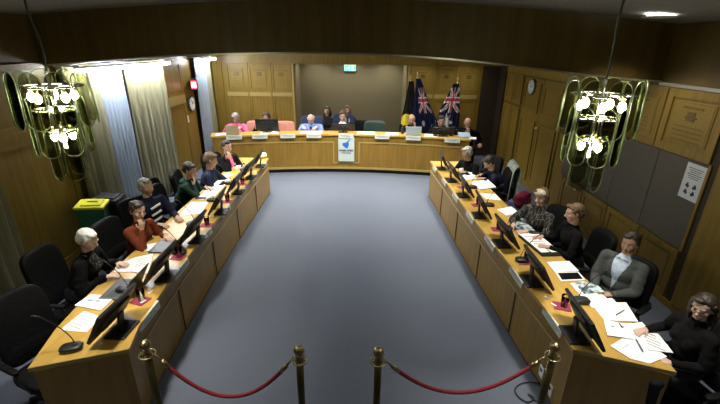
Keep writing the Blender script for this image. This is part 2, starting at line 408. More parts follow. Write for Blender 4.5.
for x in (-1.0, .5): LOW.append((x, 7.9, 205))
LOW.append((-.2, 6.0, 95))  # unseen central lamp, added to brighten the desk fronts
for x in (-2.9, -2.1, 1.6, 2.7): LOW.append((x, 10.35, 22))
LOW += [(-1.3, 11.55, 40), (-.3, 11.55, 40), (.7, 11.55, 40)]  # unseen lamps added to lift the dark alcove wall
for x, y, pw in LOW:
    downlight(x, y, ZS - .002, pw, 'unseen recessed downlight in the lower ceiling beyond the bulkhead', 'lower ceiling downlights', 76 if (y < 9 and abs(x) > 1.3) else 128, .8)

# ================================================================== FRONT DAIS
def dy(x): return 9.15 - .05 * (x + .4) ** 2
def arc(x0, x1, off=0, n=40):
    out = []
    for i in range(n + 1):
        x = x0 + (x1 - x0) * i / n; s = -.1 * (x + .4); L = math.hypot(1, s)
        out.append((x - off * s / L * 1.0, dy(x) + off / L))
    return out
DX0, DX1, DZ = -3.36, 2.47, .93
d = empty('council_dais', (0, 0, 0), 0, 'long curved wooden front bench facing the room, with white council sign', 'desk')
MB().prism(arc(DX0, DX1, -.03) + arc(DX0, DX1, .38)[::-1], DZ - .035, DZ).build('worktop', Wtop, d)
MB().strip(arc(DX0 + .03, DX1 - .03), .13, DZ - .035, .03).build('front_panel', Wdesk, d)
MB().strip(arc(DX0 + .03, DX1 - .03, -.03), .09, .135, .05).build('lower_trim', Wtrim, d)
MB().strip(arc(DX0 + .05, DX1 - .05, .03), 0, .10, .03).build('kick_board', Mkick, d)
def vbar(mb, x, z0, z1, w=.028):
    mb.strip(arc(x - w / 2, x + w / 2, -.014, 1), z0, z1, .016)
mb = MB(); ZT, ZB = .735, .235
xa, xb = G(333.5, 150, y=9.1).x, G(359, 150, y=9.1).x
mb.strip(arc(DX0 + .25, xa, -.014), ZT - .014, ZT + .014, .016); mb.strip(arc(xb, DX1 - .05, -.014), ZT - .014, ZT + .014, .016)
vbar(mb, xa, ZB, ZT + .014); vbar(mb, xb, ZB, ZT + .014); mb.strip(arc(xa, xb, -.014, 6), ZB - .014, ZB + .014, .016)
mb.build('moulding', Wtrim, d)
for x in (DX0 + .045, DX1 - .045):
    s = .03
    MB().prism([(x - .015, dy(x) + .0), (x + .015, dy(x)), (x + .015, dy(x) + .36), (x - .015, dy(x) + .36)], 0, DZ - .035).build('end_panel', Wdesk, d)

# council sign on the bench front
font = bpy.data.fonts.load('<builtin>') if False else None
def text_mesh(txt, size, name, m, parent, loc, rot, sx=1, ext=.001, bold=0):
    cu = bpy.data.curves.new(name, 'FONT'); cu.body = txt; cu.size = size; cu.align_x = 'CENTER'; cu.align_y = 'CENTER'; cu.extrude = ext; cu.offset = bold
    ob = bpy.data.objects.new(name, cu); C.objects.link(ob)
    dg = bpy.context.evaluated_depsgraph_get(); me = bpy.data.meshes.new_from_object(ob.evaluated_get(dg))
    bpy.data.objects.remove(ob); o = bpy.data.objects.new(name, me); C.objects.link(o); me.materials.clear(); me.materials.append(m)
    o.parent = parent; o.location = loc; o.rotation_euler = rot; o.scale = (sx, 1, 1); return o
sx0 = G(338.3, 150, y=9.1).x; sx1 = G(354.3, 150, y=9.1).x; sc_ = (sx0 + sx1) / 2; sy = dy(sc_) - .045
sg = empty('council_sign', (sc_, sy, 0), 0, 'white council sign with blue logo on the middle of the curved bench', 'sign')
SZ0, SZ1 = .285, .875; hw = (sx1 - sx0) / 2
MB().b2((-hw, 0, SZ0), (hw, .014, SZ1)).build('board', mat('sign_white', (.50, .60, .58), .6), sg)
Mblue = mat('logo_blue', (.02, .13, .50), .5); Mink = mat('ink_navy', (.015, .03, .06), .6)
mb = MB()   # leaping-lizard like blue mark: a diamond body with a head to the upper right and short limbs
def flat(mb, pts, y=-.003):
    a = [mb.b.verts.new((x, y, z)) for x, z in pts]; b = [mb.b.verts.new((x, 0, z)) for x, z in pts]; n = len(pts)
    mb.b.faces.new(a); mb.b.faces.new(b[::-1])
    for i in range(n): mb.b.faces.new((a[i], b[i], b[(i + 1) % n], a[(i + 1) % n]))
c0 = SZ0 + .385
flat(mb, [(-.085, .03), (-.055, .045), (-.01, .05), (.03, .085), (.045, .10), (.07, .125), (.082, .112), (.055, .08), (.045, .06), (.055, .01), (.035, -.045), (.02, -.075), (-.01, -.06), (-.05, -.03), (-.075, 0)][::1]) 
for v in mb.b.verts: v.co.x *= 1.15; v.co.z = v.co.z * 1.15 + c0 + .01
mb.build('logo', Mblue, sg)
text_mesh('INNER WEST', .060, 'lettering', Mink, sg, (0, -.002, SZ0 + .262), (PI / 2, 0, 0), .96, .001, .0028)
text_mesh('COUNCIL', .052, 'lettering', Mink, sg, (0, -.002, SZ0 + .205), (PI / 2, 0, 0), 1, .001, .0010)
# name plates hanging on the bench edge
def plate(name, loc, rz, label, group, w=.34, h=.07):
    t = empty(name, loc, rz, label, 'name plate', group)
    MB().box((0, 0, 0), (w, .008, h), M.Rotation(-.12, 3, 'X'), .002).build('plate', Mplate, t)
    MB().box((0, -.005, .012), (w * .8, .002, h * .12), M.Rotation(-.12, 3, 'X')).box((0, -.0055, -.012), (w * .55, .002, h * .10), M.Rotation(-.12, 3, 'X')).build('lettering', Mprint, t)
    MB().box((0, .02, h / 2 - .004), (w, .045, .006)).build('clip', Mplate, t)
    return t
names = ['in front of the woman in pink', 'in front of the large monitor', 'between the salmon chair and the man in light blue', 'in front of the man in light blue',
         'above the white council sign', 'in front of the green leather chair', 'before the left flag', 'between the flags and the bald man']
for (u, v), nm in zip(((238.5, 139), (262, 138), (288.5, 137), (314, 136.5), (346, 136), (382, 137.5), (412.5, 139.5), (449, 143)), names):
    x = G(u, v, y=9.1).x; s = -.1 * (x + .4)
    plate('name_plate', (x, dy(x) - .052, DZ - .04), math.atan(s), 'grey name plate on the bench, ' + nm, 'name plates along the curved bench', .34, .09)

# ================================================================== SIDE DESKS
def side_desk(sgn, inner, outer, label):
    d = empty('council_desk', (0, 0, 0), 0, label, 'desk')
    Z = .75
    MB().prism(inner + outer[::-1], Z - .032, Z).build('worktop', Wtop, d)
    ins = [(x - sgn * -.012, y) for x, y in inner]
    mb = MB()
    for i in range(len(ins) - 1): pass
    side = 1 if sgn < 0 else -1
    inn = [(x + sgn * .02, y) for x, y in inner]   # panel set back under the top (towards the sitter)
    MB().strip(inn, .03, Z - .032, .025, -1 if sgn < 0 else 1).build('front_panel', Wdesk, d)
    o2 = [(x + sgn * .008, y) for x, y in inner[:-1]]
    MB().strip(o2, .545, .560, .012, -1 if sgn < 0 else 1).build('moulding', mat('grey_trim', (.36, .30, .17), .45), d)
    MB().strip([(x + sgn * .03, y) for x, y in inner], 0, .035, .02, -1 if sgn < 0 else 1).build('kick_board', Mkick, d)
    # near end: a panel along the cut end
    a, b = inner[-1], outer[-1]
    MB().strip([(a[0] + sgn * .02, a[1] + .02), (b[0] - sgn * .02, b[1] + .02)], .0, Z - .032, .025, 1 if sgn < 0 else -1).build('end_panel', Wdesk, d)
    MB().strip([(a[0], a[1] - .004), (b[0], b[1] - .004)], Z - .03, Z + .002, .006, 1 if sgn < 0 else -1).build('edge_band', Wtrim, d)
    a, b = inner[0], outer[0]
    MB().strip([(a[0] + sgn * .02, a[1] - .02), (b[0] - sgn * .02, b[1] - .02)], .0, Z - .032, .025, -1 if sgn < 0 else 1).build('end_panel', Wdesk, d)
    ys = [inner[0][1] - (inner[0][1] - inner[-1][1]) * k / 5 for k in (1, 2, 3, 4)]
    for yy in ys:
        xi = interp(inner, yy); xo = interp(outer, yy)
        MB().b2((min(xi + sgn * .06, xo - sgn * .15), yy - .012, 0), (max(xi + sgn * .06, xo - sgn * .15), yy + .012, Z - .034)).build('divider_panel', Wdesk, d)
        MB().b2((xi + sgn * .012 - .004, yy - .003, .04), (xi + sgn * .012 + .006, yy + .003, .54)).build('seam', Mseamshade, d)
    return d
def interp(pts, y):
    for (xa, ya), (xb, yb) in zip(pts, pts[1:]):
        if yb <= y <= ya: return xa + (xb - xa) * (y - ya) / (yb - ya)
    return pts[-1][0] if y < pts[-1][1] else pts[0][0]
Lin = [(-1.83, 7.62), (-1.84, 6.5), (-1.85, 5.4), (-1.84, 4.4), (-1.81, 3.39), (-1.78, 2.9), (-1.75, 2.55), (-1.69, 2.30)]
Lout = [(-2.42, 7.62), (-2.43, 6.5), (-2.44, 5.4), (-2.45, 4.4), (-2.44, 3.4), (-2.42, 2.9), (-2.38, 2.5), (-2.28, 2.10)]
Rin = [(1.38, 7.56), (1.43, 6.5), (1.47, 5.4), (1.52, 4.4), (1.58, 3.48), (1.62, 2.9), (1.645, 2.6), (1.62, 2.36)]
Rout = [(2.02, 7.56), (2.07, 6.5), (2.11, 5.4), (2.16, 4.4), (2.22, 3.5), (2.26, 2.9), (2.27, 2.5), (2.24, 2.15)]
side_desk(-1, Lin, Lout, 'long wooden council desk along the left side of the room')
side_desk(1, Rin, Rout, 'long wooden council desk along the right side of the room')
Zd = .75
MY = [2.50, 3.27, 4.05, 4.85, 5.62, 6.35, 7.02]
LN = 'counting from the rope barrier'
for k, yy in enumerate((2.72, 3.47, 4.22, 4.98, 5.75, 6.5, 7.2)):
    plate('name_plate', (interp(Lin, yy) + .008, yy, Zd - .035), PI / 2, 'grey name plate on the left desk edge, %s %s' % (ORD[k], LN), 'name plates on the left desk')
for k, yy in enumerate((2.72, 3.42, 4.15, 4.9, 5.65, 6.4, 7.15)):
    plate('name_plate', (interp(Rin, yy) - .008, yy, Zd - .035), -PI / 2, 'grey name plate on the right desk edge, %s %s' % (ORD[k], LN), 'name plates on the right desk')

# monitors: screen faces local -Y
def make_monitor(w=.46, h=.29, z=.11, label='', cat='monitor', tilt=8):
    t = empty('monitor', (0, 0, 0), 0, label, cat)
    R = M.Rotation(math.radians(-tilt), 3, 'X'); sh_ = math.sin(math.radians(tilt)) * h / 2 - .03; hz = z + math.cos(math.radians(tilt)) * h / 2
    MB().box((0, sh_, hz), (w, .028, h), R, .006).box((0, sh_ + .018, hz - .008), (w * .6, .03, h * .6), R, .01).build('housing', Mplast, t)
    MB().box(V((0, sh_, hz)) + R @ V((0, -.0145, 0)), (w - .03, .002, h - .03), R).build('screen', Mscreen, t)
    MB().box((0, sh_ + .045, hz / 2), (.06, .022, hz), M.Rotation(math.radians(-tilt * .3), 3, 'X'), .005).build('neck', Mplast, t)
    MB().box((0, sh_ + .04, .009), (.22, .16, .018), None, .006).build('stand_base', Mplast, t)
    return t
mon0 = make_monitor(.45, .28, .05, label='x', tilt=30)
who_l = ['beside the open papers nearest the barrier', 'in front of the white-haired woman', 'in front of the woman in rust', 'in front of the man in the striped jacket', 'in front of the person in green', 'in front of the person in navy', 'at the far end before the bench']
first = True
# offsets: the stand leans towards the aisle
for k, yy in enumerate(MY):
    lab = 'black desk monitor on the left desk %s' % who_l[k]
    x = -1.93
    if first: mon0.location = (x, yy, Zd); mon0.rotation_euler = (0, 0, -PI / 2 - .05); mon0['label'] = lab; mon0['group'] = 'monitors on the left desk'; first = False
    else: copy_tree(mon0, (x, yy, Zd), -PI / 2 - .06 * ((k % 3) - 1), lab, 'monitors on the left desk')
who_r = ['beside the loose papers nearest the barrier', 'in front of the man in the grey suit', 'in front of the man in black', 'in front of the woman in the patterned blouse', 'beside the draped pale coat', 'in front of the bent-over person in navy', 'at the far end before the bench']
for k, yy in enumerate(MY):
    x = 1.78 - .20 * (yy - 2.5) / 4.5
    copy_tree(mon0, (x, yy, Zd), PI / 2 + .06 * ((k % 3) - 1), 'black desk monitor on the right desk %s' % who_r[k], 'monitors on the right desk')

# microphones
def make_mic(label):
    t = empty('microphone', (0, 0, 0), 0, label, 'microphone')
    MB().se((0, 0, .022), (.05, .075, .022), .6).build('base', Mplast, t, True)
    MB().cone((0, .03, .04), (0, .03, .055), .012, .010).build('socket', Mplast2, t, True)
    pts = [(0, .03 - .16 * (q ** 1.6), .05 + .30 * q - .03 * q * q) for q in [i / 10 for i in range(11)]]
    MB().tube(pts, .0035, 6).build('gooseneck', Mplast, t, True)
    MB().cap(pts[-1], V(pts[-1]) + V((0, -.035, .012)), .008, .008).build('capsule', Mplast, t, True)
    return t
mic0 = make_mic('x')
mics = [(-2.10, 2.28, -PI / 2 + .3), (-2.12, 3.02, -PI / 2), (-1.93, 3.72, -PI / 2), (-2.08, 4.45, -PI / 2), (-2.12, 5.25, -PI / 2), (-2.1, 6.0, -PI / 2), (-2.08, 6.75, -PI / 2)]
for k, (x, y, r) in enumerate(mics):
    lab = 'black gooseneck microphone on the left desk, %s %s' % (ORD[k], LN)
    if k == 0: mic0.location = (x, y, Zd); mic0.rotation_euler = (0, 0, r); mic0['label'] = lab; mic0['group'] = 'microphones on the left desk'
    else: copy_tree(mic0, (x, y, Zd), r, lab, 'microphones on the left desk')
for k, (x, y) in enumerate(((1.98, 2.95), (1.73, 3.66), (1.86, 4.45), (1.84, 5.22), (1.80, 5.98), (1.76, 6.70))):
    copy_tree(mic0, (x, y, Zd), PI / 2, 'black gooseneck microphone on the right desk, %s %s' % (ORD[k], LN), 'microphones on the right desk')

# drinking glasses on maroon mats
def make_mat():
    o = MB().box((0, 0, .003), (.14, .12, .006), None, .002).build('coaster_mat', Mmaroon); return tag(o, 'x', 'mat')
def make_glass():
    o = MB().lathe((0, 0, 0), [(.028, 0), (.034, .11), (.031, .11), (.026, .006)], 20).build('drinking_glass', Mclear, None, True); return tag(o, 'x', 'glass')
m0, g0 = make_mat(), make_glass(); used = 0
for sgn, side_, gx in ((-1, 'left', -1.97), (1, 'right', 1.72)):
    for k, yy in enumerate((2.88, 3.64, 4.44, 5.24, 6.0)):
        lm = 'maroon mat on the %s desk, %s %s' % (side_, ORD[k], LN); lg = 'drinking glass on a maroon mat on the %s desk, %s %s' % (side_, ORD[k], LN)
        x = gx - (0 if sgn < 0 else .18 * (yy - 2.9) / 4) + .06
        for src, z, lab, grp in ((m0, Zd, lm, 'maroon mats'), (g0, Zd + .006, lg, 'drinking glasses')):
            if used < 2: o = src; used += 1
            else: o = src.copy(); C.objects.link(o)
            o.location = (x + (.015 if src is g0 else 0), yy, z); o.rotation_euler = (0, 0, .15 * (k - 2)); o['label'] = lab; o['group'] = grp + ' on the %s desk' % side_

# papers given by their surveyed corners on the desk top
zlev = {}
def sheet(name, pts, label, mats=None, marks=(), dz=0, th=.004, cat='paper', group=None, desk=Zd, parts=None):
    P = [G(u, v, z=desk + .003) for u, v in pts]
    c = sum(P, V((0, 0, 0))) / len(P); z0 = desk + .001 + dz
    o = MB().prism([(p.x - c.x, p.y - c.y) for p in P], 0, th).build(name, mats or Mpaper, None, loc=(c.x, c.y, z0))
    tag(o, label, cat, group)
    if marks:
        mb = MB(); A, B, D = P[0], P[1], P[-1]
        for (s0, t0, s1, t1) in marks:
            q = [A + (B - A) * s + (D - A) * t - c for s, t in ((s0, t0), (s1, t0), (s1, t1), (s0, t1))]
            mb.prism([(p.x, p.y) for p in q], th, th + .0008)
        mb.build('print', Mprint, o)
    return o
lines = tuple((.15, .18 + .13 * i, .8 - .1 * (i % 2), .21 + .13 * i) for i in range(5))
sheet('paper_stack', [(91, 295), (116, 297), (101, 311), (75, 306)], 'stack of white papers with dark logos near the end of the left desk', marks=((.2, .45, .42, .6), (.5, .45, .7, .6), (.2, .65, .7, .7)), th=.012)
sheet('printed_sheet', [(84, 311), (101, 317), (87, 332), (60, 330)], 'white printed sheet beside the microphone at the near end of the left desk', marks=lines)
sheet('open_booklet', [(116, 266), (134, 258), (131, 272), (114, 272)], 'left page of white papers before the white-haired woman', marks=lines, th=.006)
sheet('open_booklet', [(134.5, 258), (153, 254), (148, 274), (131.5, 272)], 'white papers between the white-haired woman and a monitor', marks=lines, th=.008)
sheet('paper_sheet', [(138, 246), (163, 242), (157, 250), (137, 252)], 'white sheet under the folded arm of the woman in rust', th=.006)
sheet('paper_sheet', [(191, 202), (208.5, 202), (201, 213), (179, 216)], 'white sheet in front of the man in the striped jacket', marks=lines)
sheet('paper_stack', [(203, 193), (218, 181), (231, 179), (214, 197)], 'large spread of white papers before the people in green and navy', th=.01)
sheet('paper_sheet', [(196, 199), (204, 192.5), (211, 196.5), (203, 200)], 'small white sheet at the elbow of the person in green', th=.005)
sheet('paper_sheet', [(219, 177), (228, 172.5), (233, 175), (224, 179)], 'white sheet before the person in navy', th=.006)
sheet('paper_sheet', [(232, 167), (241, 162), (244, 165), (236, 169)], 'pale green sheet before the dark-haired woman in black', mats=mat('pale_green_paper', (.55, .72, .62), .8))
sheet('paper_sheet', [(457, 163), (466, 163), (471, 169), (460, 170)], 'white sheet before the person in black at the far end of the right desk', th=.006)
sheet('paper_sheet', [(460, 172), (471, 171.5), (478, 178), (466, 180)], 'pale blue printed sheet beyond the bent-over person on the right desk', mats=mat('pale_blue_paper', (.58, .72, .74), .8), marks=lines)
sheet('paper_stack', [(470, 183), (488, 180.5), (496, 188), (480, 190)], 'thick white papers on a black folder before the bent-over person in navy', th=.02)
sheet('paper_sheet', [(480, 193.5), (495, 194), (501, 200.5), (486, 199)], 'white sheet on the right desk beside the draped pale coat')
sheet('notepad', [(497, 210), (511, 207), (519, 213), (506, 216)], 'open notepad under the writing hand of the woman in the patterned blouse', th=.012)
sheet('magazine', [(507, 217.5), (525, 219), (536, 233), (518, 233)], 'printed magazine with dark pictures before the woman in the patterned blouse', mats=Mprintd, th=.008, cat='magazine')
sheet('black_folder', [(518, 236.5), (537, 235.5), (561, 256), (542, 256.5)], 'black folder under white printed pages before the man in black', mats=Mplast, th=.018, cat='folder')
sheet('printed_sheet', [(518, 235), (537, 234.5), (560, 253.5), (541, 254)], 'white printed pages lying on the black folder', marks=lines, dz=.019)
sheet('paper_sheet', [(546.5, 262), (569, 261), (579, 271), (555, 272)], 'blank white sheet beside the tablet on the right desk')
tb = sheet('tablet', [(555, 273), (578.6, 272.4), (585, 280.5), (561, 281.5)], 'white-rimmed tablet with black screen on the right desk', mats=Mwhite, th=.009, cat='tablet')
P = [G(u, v, z=Zd) for u, v in ((557.5, 274), (577.5, 273.4), (582.5, 279.7), (561.8, 280.6))]; c = tb.location
MB().prism([(p.x - c.x, p.y - c.y) for p in P], .009, .0098).build('screen', Mscreen, tb)
sheet('magazine', [(574, 283), (594, 282.5), (605, 292.5), (584, 294)], 'printed magazine with dark picture before the man in the grey suit', mats=Mprintd, th=.008, cat='magazine')
sheet('paper_sheet', [(582, 295), (603, 295), (613, 305), (592, 308)], 'white sheet just this side of the magazine, before the man in the grey suit', th=.006)
sheet('paper_sheet', [(588, 300), (612, 298), (632, 318), (606, 322)], 'white page lying under other pages beside the nearest right monitor', th=.002)
sheet('paper_sheet', [(612, 325), (642, 322), (668, 350), (634, 354)], 'white page underneath the printed pages at the near right corner', th=.002)
sheet('paper_sheet', [(570, 283), (584, 281.5), (600, 296), (584, 299)], 'white page under the magazine before the person in grey suit', th=.002)
sheet('paper_sheet', [(599, 303), (626, 303), (638, 322), (610, 321)], 'white page with a short black pen on the near part of the right desk', th=.006, dz=.003)
sheet('paper_sheet', [(603.5, 321), (635, 326), (633, 340), (607, 336)], 'white marked page among the near papers on the right desk', marks=((.2, .3, .3, .4), (.5, .2, .6, .35)), th=.006, dz=.006)
sheet('printed_sheet', [(633, 325), (658, 335), (673, 354), (648, 351)], 'white printed page hanging over the outer near corner of the right desk', marks=lines, dz=.010)
sheet('paper_sheet', [(610, 346), (622, 339), (646, 342), (667, 357), (650, 364), (630, 359)], 'wide white page nearest the cut end of the right desk', marks=((.3, .4, .9, .43),), dz=.003)
def pen(a, b, label, m=Mplast, dz=.022):
    A, B = G(*a, z=Zd + dz), G(*b, z=Zd + dz)
    c = (A + B) / 2
    o = empty('pen', c, 0, label, 'pen'); MB().cone(A - c, B - c, .004, .004, 8).build('barrel', m, o, True)
    d = (B - A).normalized(); MB().cone(B - c, B - c + d * .01, .004, .001, 8).build('tip', m, o, True)
pen((616, 315), (624, 310), 'black pen on the white page on the near right desk', dz=.018)
pen((619, 323), (622, 327), 'short black pen among the near papers on the right desk', dz=.020)
pen((636, 339), (643, 351), 'dark blue pen across the printed page at the near right corner', mat('pen_blue', (.05, .09, .25), .4), dz=.020)
pen((546, 248), (551, 252.5), 'black pen on the white pages of the black folder', dz=.028)
# small items
def laptop(loc, rz, label, m=Mplast2, ang=70, w=.32):
    t = empty('laptop', loc, rz, label, 'laptop')
    MB().box((0, 0, .009), (w, .22, .016), None, .004).build('base', m, t)
    MB().box((0, 0, .0178), (w - .05, .11, .001)).build('keyboard', Mplast, t)
    R = M.Rotation(math.radians(ang), 3, 'X')
    MB().box(V((0, .11, .012)) + R @ V((0, .105, 0)), (w, .21, .008), R, .003).build('lid', m, t)
    return t
# local +Y of a laptop points away from its user
laptop((-2.17, 3.02 + .02, Zd), -PI / 2, 'dark grey laptop in front of the white-haired woman', ang=62)
laptop((-2.16, 3.86, Zd), -PI / 2, 'dark laptop beside the wrist of the woman in rust', ang=50, w=.28)
x = G(236, 133, y=9.15).x; laptop((x, dy(x) + .20, DZ), PI, 'tan laptop lid in front of the woman in pink', Mgold, 78, .30)
x = G(413, 134, y=9.15).x; laptop((x, dy(x) + .20, DZ), PI, 'silver-blue laptop before the person in front of the left flag', mat('silver_blue', (.45, .58, .68), .35, .3), 75, .36)
def phone(u, v, label): 
    p = G(u, v, z=Zd); o = MB().box((0, 0, .006), (.075, .15, .01), None, .003).build('mobile_phone', Mplast, None, loc=(p.x, p.y, Zd + .0)); tag(o, label, 'phone'); return o
phone(201, 198.5, 'black phone on the left desk near the person in green').rotation_euler = (0, 0, PI / 2)
phone(160, 229, 'black phone behind the laptop of the woman in rust').rotation_euler = (0, 0, .4)
p = G(262.5, 158, z=Zd)
mb = MB(); mb.ell((0, 0, .055), (.09, .07, .055), sub=4)
for v in mb.b.verts: v.co += v.co.normalized() * .02 * noise.noise(v.co * 22)
tag(mb.build('crumpled_paper', Mpaper, None, True, loc=(p.x + .0, p.y, Zd + .002)), 'crumpled white paper heap at the far end of the left desk', 'paper')
for k, (u, v) in enumerate(((150.5, 292.5), (154.5, 287), (143.5, 302))):
    p = G(u, v, z=Zd); o = MB().box((0, 0, .004), (.02, .05, .008), None, .002).build('eraser', Mwhite, None, loc=(p.x, p.y, Zd)); o.rotation_euler = (0, 0, -.5); tag(o, 'small white block on the left desk edge, %s %s' % (ORD[(2, 1, 0).index(k)] if False else ORD[{2: 0, 0: 1, 1: 2}[k]], LN), 'stationery', 'small white blocks on the left desk')
for k, (u, v) in enumerate(((553.5, 305), (547, 298))):
    p = G(u, v, z=Zd); o = MB().box((0, 0, .004), (.02, .05, .008), None, .002).build('eraser', Mwhite, None, loc=(p.x, p.y, Zd)); o.rotation_euler = (0, 0, .5); tag(o, 'small white block on the right desk edge, %s %s' % (ORD[k], LN), 'stationery', 'small white blocks on the right desk')
# papers on the curved bench
for (u, w, lab) in ((225.5, .22, 'white papers at the left end of the curved bench'), (270, .42, 'white papers in front of the large monitor stand'), (311, .5, 'white papers under the arms of the man in light blue'), (366, .42, 'white papers beside the chairman on the curved bench'),
                    (392, .3, 'white papers between the green chair and the left flag'), (430, .3, 'white papers left of the microphone on the curved bench'), (469, .16, 'white paper at the right end of the curved bench')):
    x = G(u, 135, y=9.2).x; o = MB().box((0, 0, .008), (w, .21, .016), None, .003).build('papers', Mpaper, None, loc=(x, dy(x) + .14, DZ)); o.rotation_euler = (0, 0, math.atan(-.1 * (x + .4))); tag(o, lab, 'paper')
x = G(462, 136, y=9.2).x; o = MB().box((0, 0, .03), (.26, .2, .04), M.Rotation(.35, 3, 'X'), .004).build('folder', mat('blue_folder', (.32, .45, .62), .5), None, loc=(x, dy(x) + .24, DZ + .012)); tag(o, 'pale blue folder in front of the bald man', 'folder')
x = G(402.5, 132, y=9.3).x; tag(MB().lathe((0, 0, 0), [(.035, 0), (.038, .12), (.03, .15), (.02, .16)], 16).build('flask', Mplast, None, True, loc=(x, dy(x) + .25, DZ)), 'dark drinking flask at the left of the flags', 'flask')
m2 = make_monitor(.54, .27, .05, 'large black monitor seen from behind on the curved bench beside the woman in pink')
x = G(268, 128, y=9.3).x; m2.location = (x, dy(x) + .22, DZ); m2.rotation_euler = (0, 0, PI)
m3 = make_monitor(.56, .17, .03, 'wide black monitor seen from behind in front of the chairman')
x = G(343, 128, y=9.3).x; m3.location = (x, dy(x) + .22, DZ); m3.rotation_euler = (0, 0, PI)
m4 = make_monitor(.50, .17, .03, 'black monitor seen from behind before the person between the flags')
x = G(442, 130, y=9.3).x; m4.location = (x, dy(x) + .22, DZ); m4.rotation_euler = (0, 0, PI)
x = G(434, 137, y=9.2).x; copy_tree(mic0, (x, dy(x) + .12, DZ), PI, 'black gooseneck microphone on the curved bench by the right-hand flag', 'microphones on the curved bench')
for u, lab in ((277, 'beside the large monitor'), (450, 'next to the bald man')):
    x = G(u, 137, y=9.2).x; copy_tree(mic0, (x, dy(x) + .3, DZ), PI, 'black gooseneck microphone on the curved bench ' + lab, 'microphones on the curved bench')

# ================================================================== CHAIRS
def make_chair(name, m, hb=.72, w=.27, label='x', arms=True, seat=.46, zb=.50):
    t = empty(name, (0, 0, 0), 0, label, 'chair')
    MB().se((0, .02, seat - .05), (w, .26, .06), .45, None, 28, 14).build('seat', m, t, True)
    R = M.Rotation(math.radians(9), 3, 'X')
    mb = MB(); mb.se(V((0, -.26, zb + hb / 2)), (w, .055, hb / 2), .42, R, 32, 18, curve=.05)
    for k in range(3): mb.se(V((0, -.215, zb + hb * (.22 + .28 * k))) + R @ V((0, .0, 0)) - V((0, .035 * k, 0)), (w * .82, .045, hb * .135), .6, R, 24, 10, curve=.04)
    mb.build('backrest', m, t, True)
    if arms:
        for s in (-1, 1):
            pts = [(s * (w + .0), .16, seat - .06), (s * (w + .05), .17, seat + .10), (s * (w + .055), .14, seat + .19), (s * (w + .05), .0, seat + .21), (s * (w + .03), -.16, seat + .20), (s * (w - .01), -.25, seat + .16)]
            o = MB().tube(pts, .016, 8).build('armrest', Mplast, t, True)
            MB().se((s * (w + .055), .04, seat + .215), (.032, .13, .018), .5, None, 16, 8).build('arm_pad', m, o, True)
    MB().cone((0, 0, .12), (0, 0, seat - .10), .028, .028).cone((0, 0, seat - .13), (0, 0, seat - .09), .05, .10).build('column', Mchrome, t, True)
    mb = MB()
    for k in range(5):
        a = 2 * PI * k / 5 + .3; d = V((math.cos(a), math.sin(a), 0))
        mb.cone(V((0, 0, .12)), d * .28 + V((0, 0, .085)), .028, .016, 8)
    mb.build('star_base', Mplast, t)
    for k in range(5):
        a = 2 * PI * k / 5 + .3; d = V((math.cos(a), math.sin(a), 0)); q = V((-d.y, d.x, 0))
        MB().cone(d * .28 + V((0, 0, .03)) - q * .022, d * .28 + V((0, 0, .03)) + q * .022, .03, .03, 12).cone(d * .28 + V((0, 0, .03)), d * .28 + V((0, 0, .09)), .008, .008, 8).build('caster', Mplast, t, True)
    return t
chair_b = make_chair('office_chair', Mleather, .56, .26); chair_t = make_chair('office_chair', Mleather, .70, .27, 'large empty black leather chair at the near left corner'); chair_first = [True]; chair_t.scale = (.78, .78, .86)
def chair(x, y, deg, label, group=None, src=None, back=1.0):
    src = src or chair_b; loc = (x, y, 0); rz = math.radians(deg); src.scale = (.88, .88, .9) if src is chair_b else src.scale
    if src is chair_b and chair_first[0]:
        chair_first[0] = False; src.location = loc; src.rotation_euler = (0, 0, rz); src['label'] = label
        if group: src['group'] = group
        return src
    return copy_tree(src, loc, rz, label, group)

# ================================================================== PEOPLE
SKIN = [noisy('skin_fair', (0.496, 0.296, 0.216), (0.544, 0.336, 0.256), (1, 1, 1), 9, .55), noisy('skin_tan', (0.368, 0.216, 0.144), (0.416, 0.248, 0.168), (1, 1, 1), 9, .55), noisy('skin_pale', (0.544, 0.36, 0.288), (0.592, 0.4, 0.328), (1, 1, 1), 9, .55)]
Meye = mat('eye_white', (.38, .36, .34), .3); Miris = mat('iris', (.03, .02, .015), .2); Mlip = mat('lips', (.42, .16, .14), .5)
def hairm(n, a, b): return noisy(n, a, b, (1, 1, .25), 55, .55, 4, .6)
H_white = hairm('white_hair', (.60, .62, .62), (.82, .84, .84)); H_grey = hairm('grey_hair', (.16, .15, .14), (.42, .41, .39)); H_dark = hairm('dark_hair', (.010, .008, .007), (.035, .025, .02))
H_brown = hairm('brown_hair', (.06, .035, .018), (.15, .09, .045)); H_blond = hairm('greying_blond_hair', (.35, .30, .22), (.60, .54, .44))
def cloth(n, a, s=1.25, r=.85): return noisy(n, a, tuple(min(1, q * s) for q in a), (1, 1, 1), 26, r, 4, .2, .15)
C_black = cloth('black_cloth', (.004, .004, .005), 1.4, .95); C_trous = cloth('dark_trousers', (.014, .015, .02)); C_shoe = mat('shoe_leather', (.015, .012, .01), .35)
BR = M.Rotation

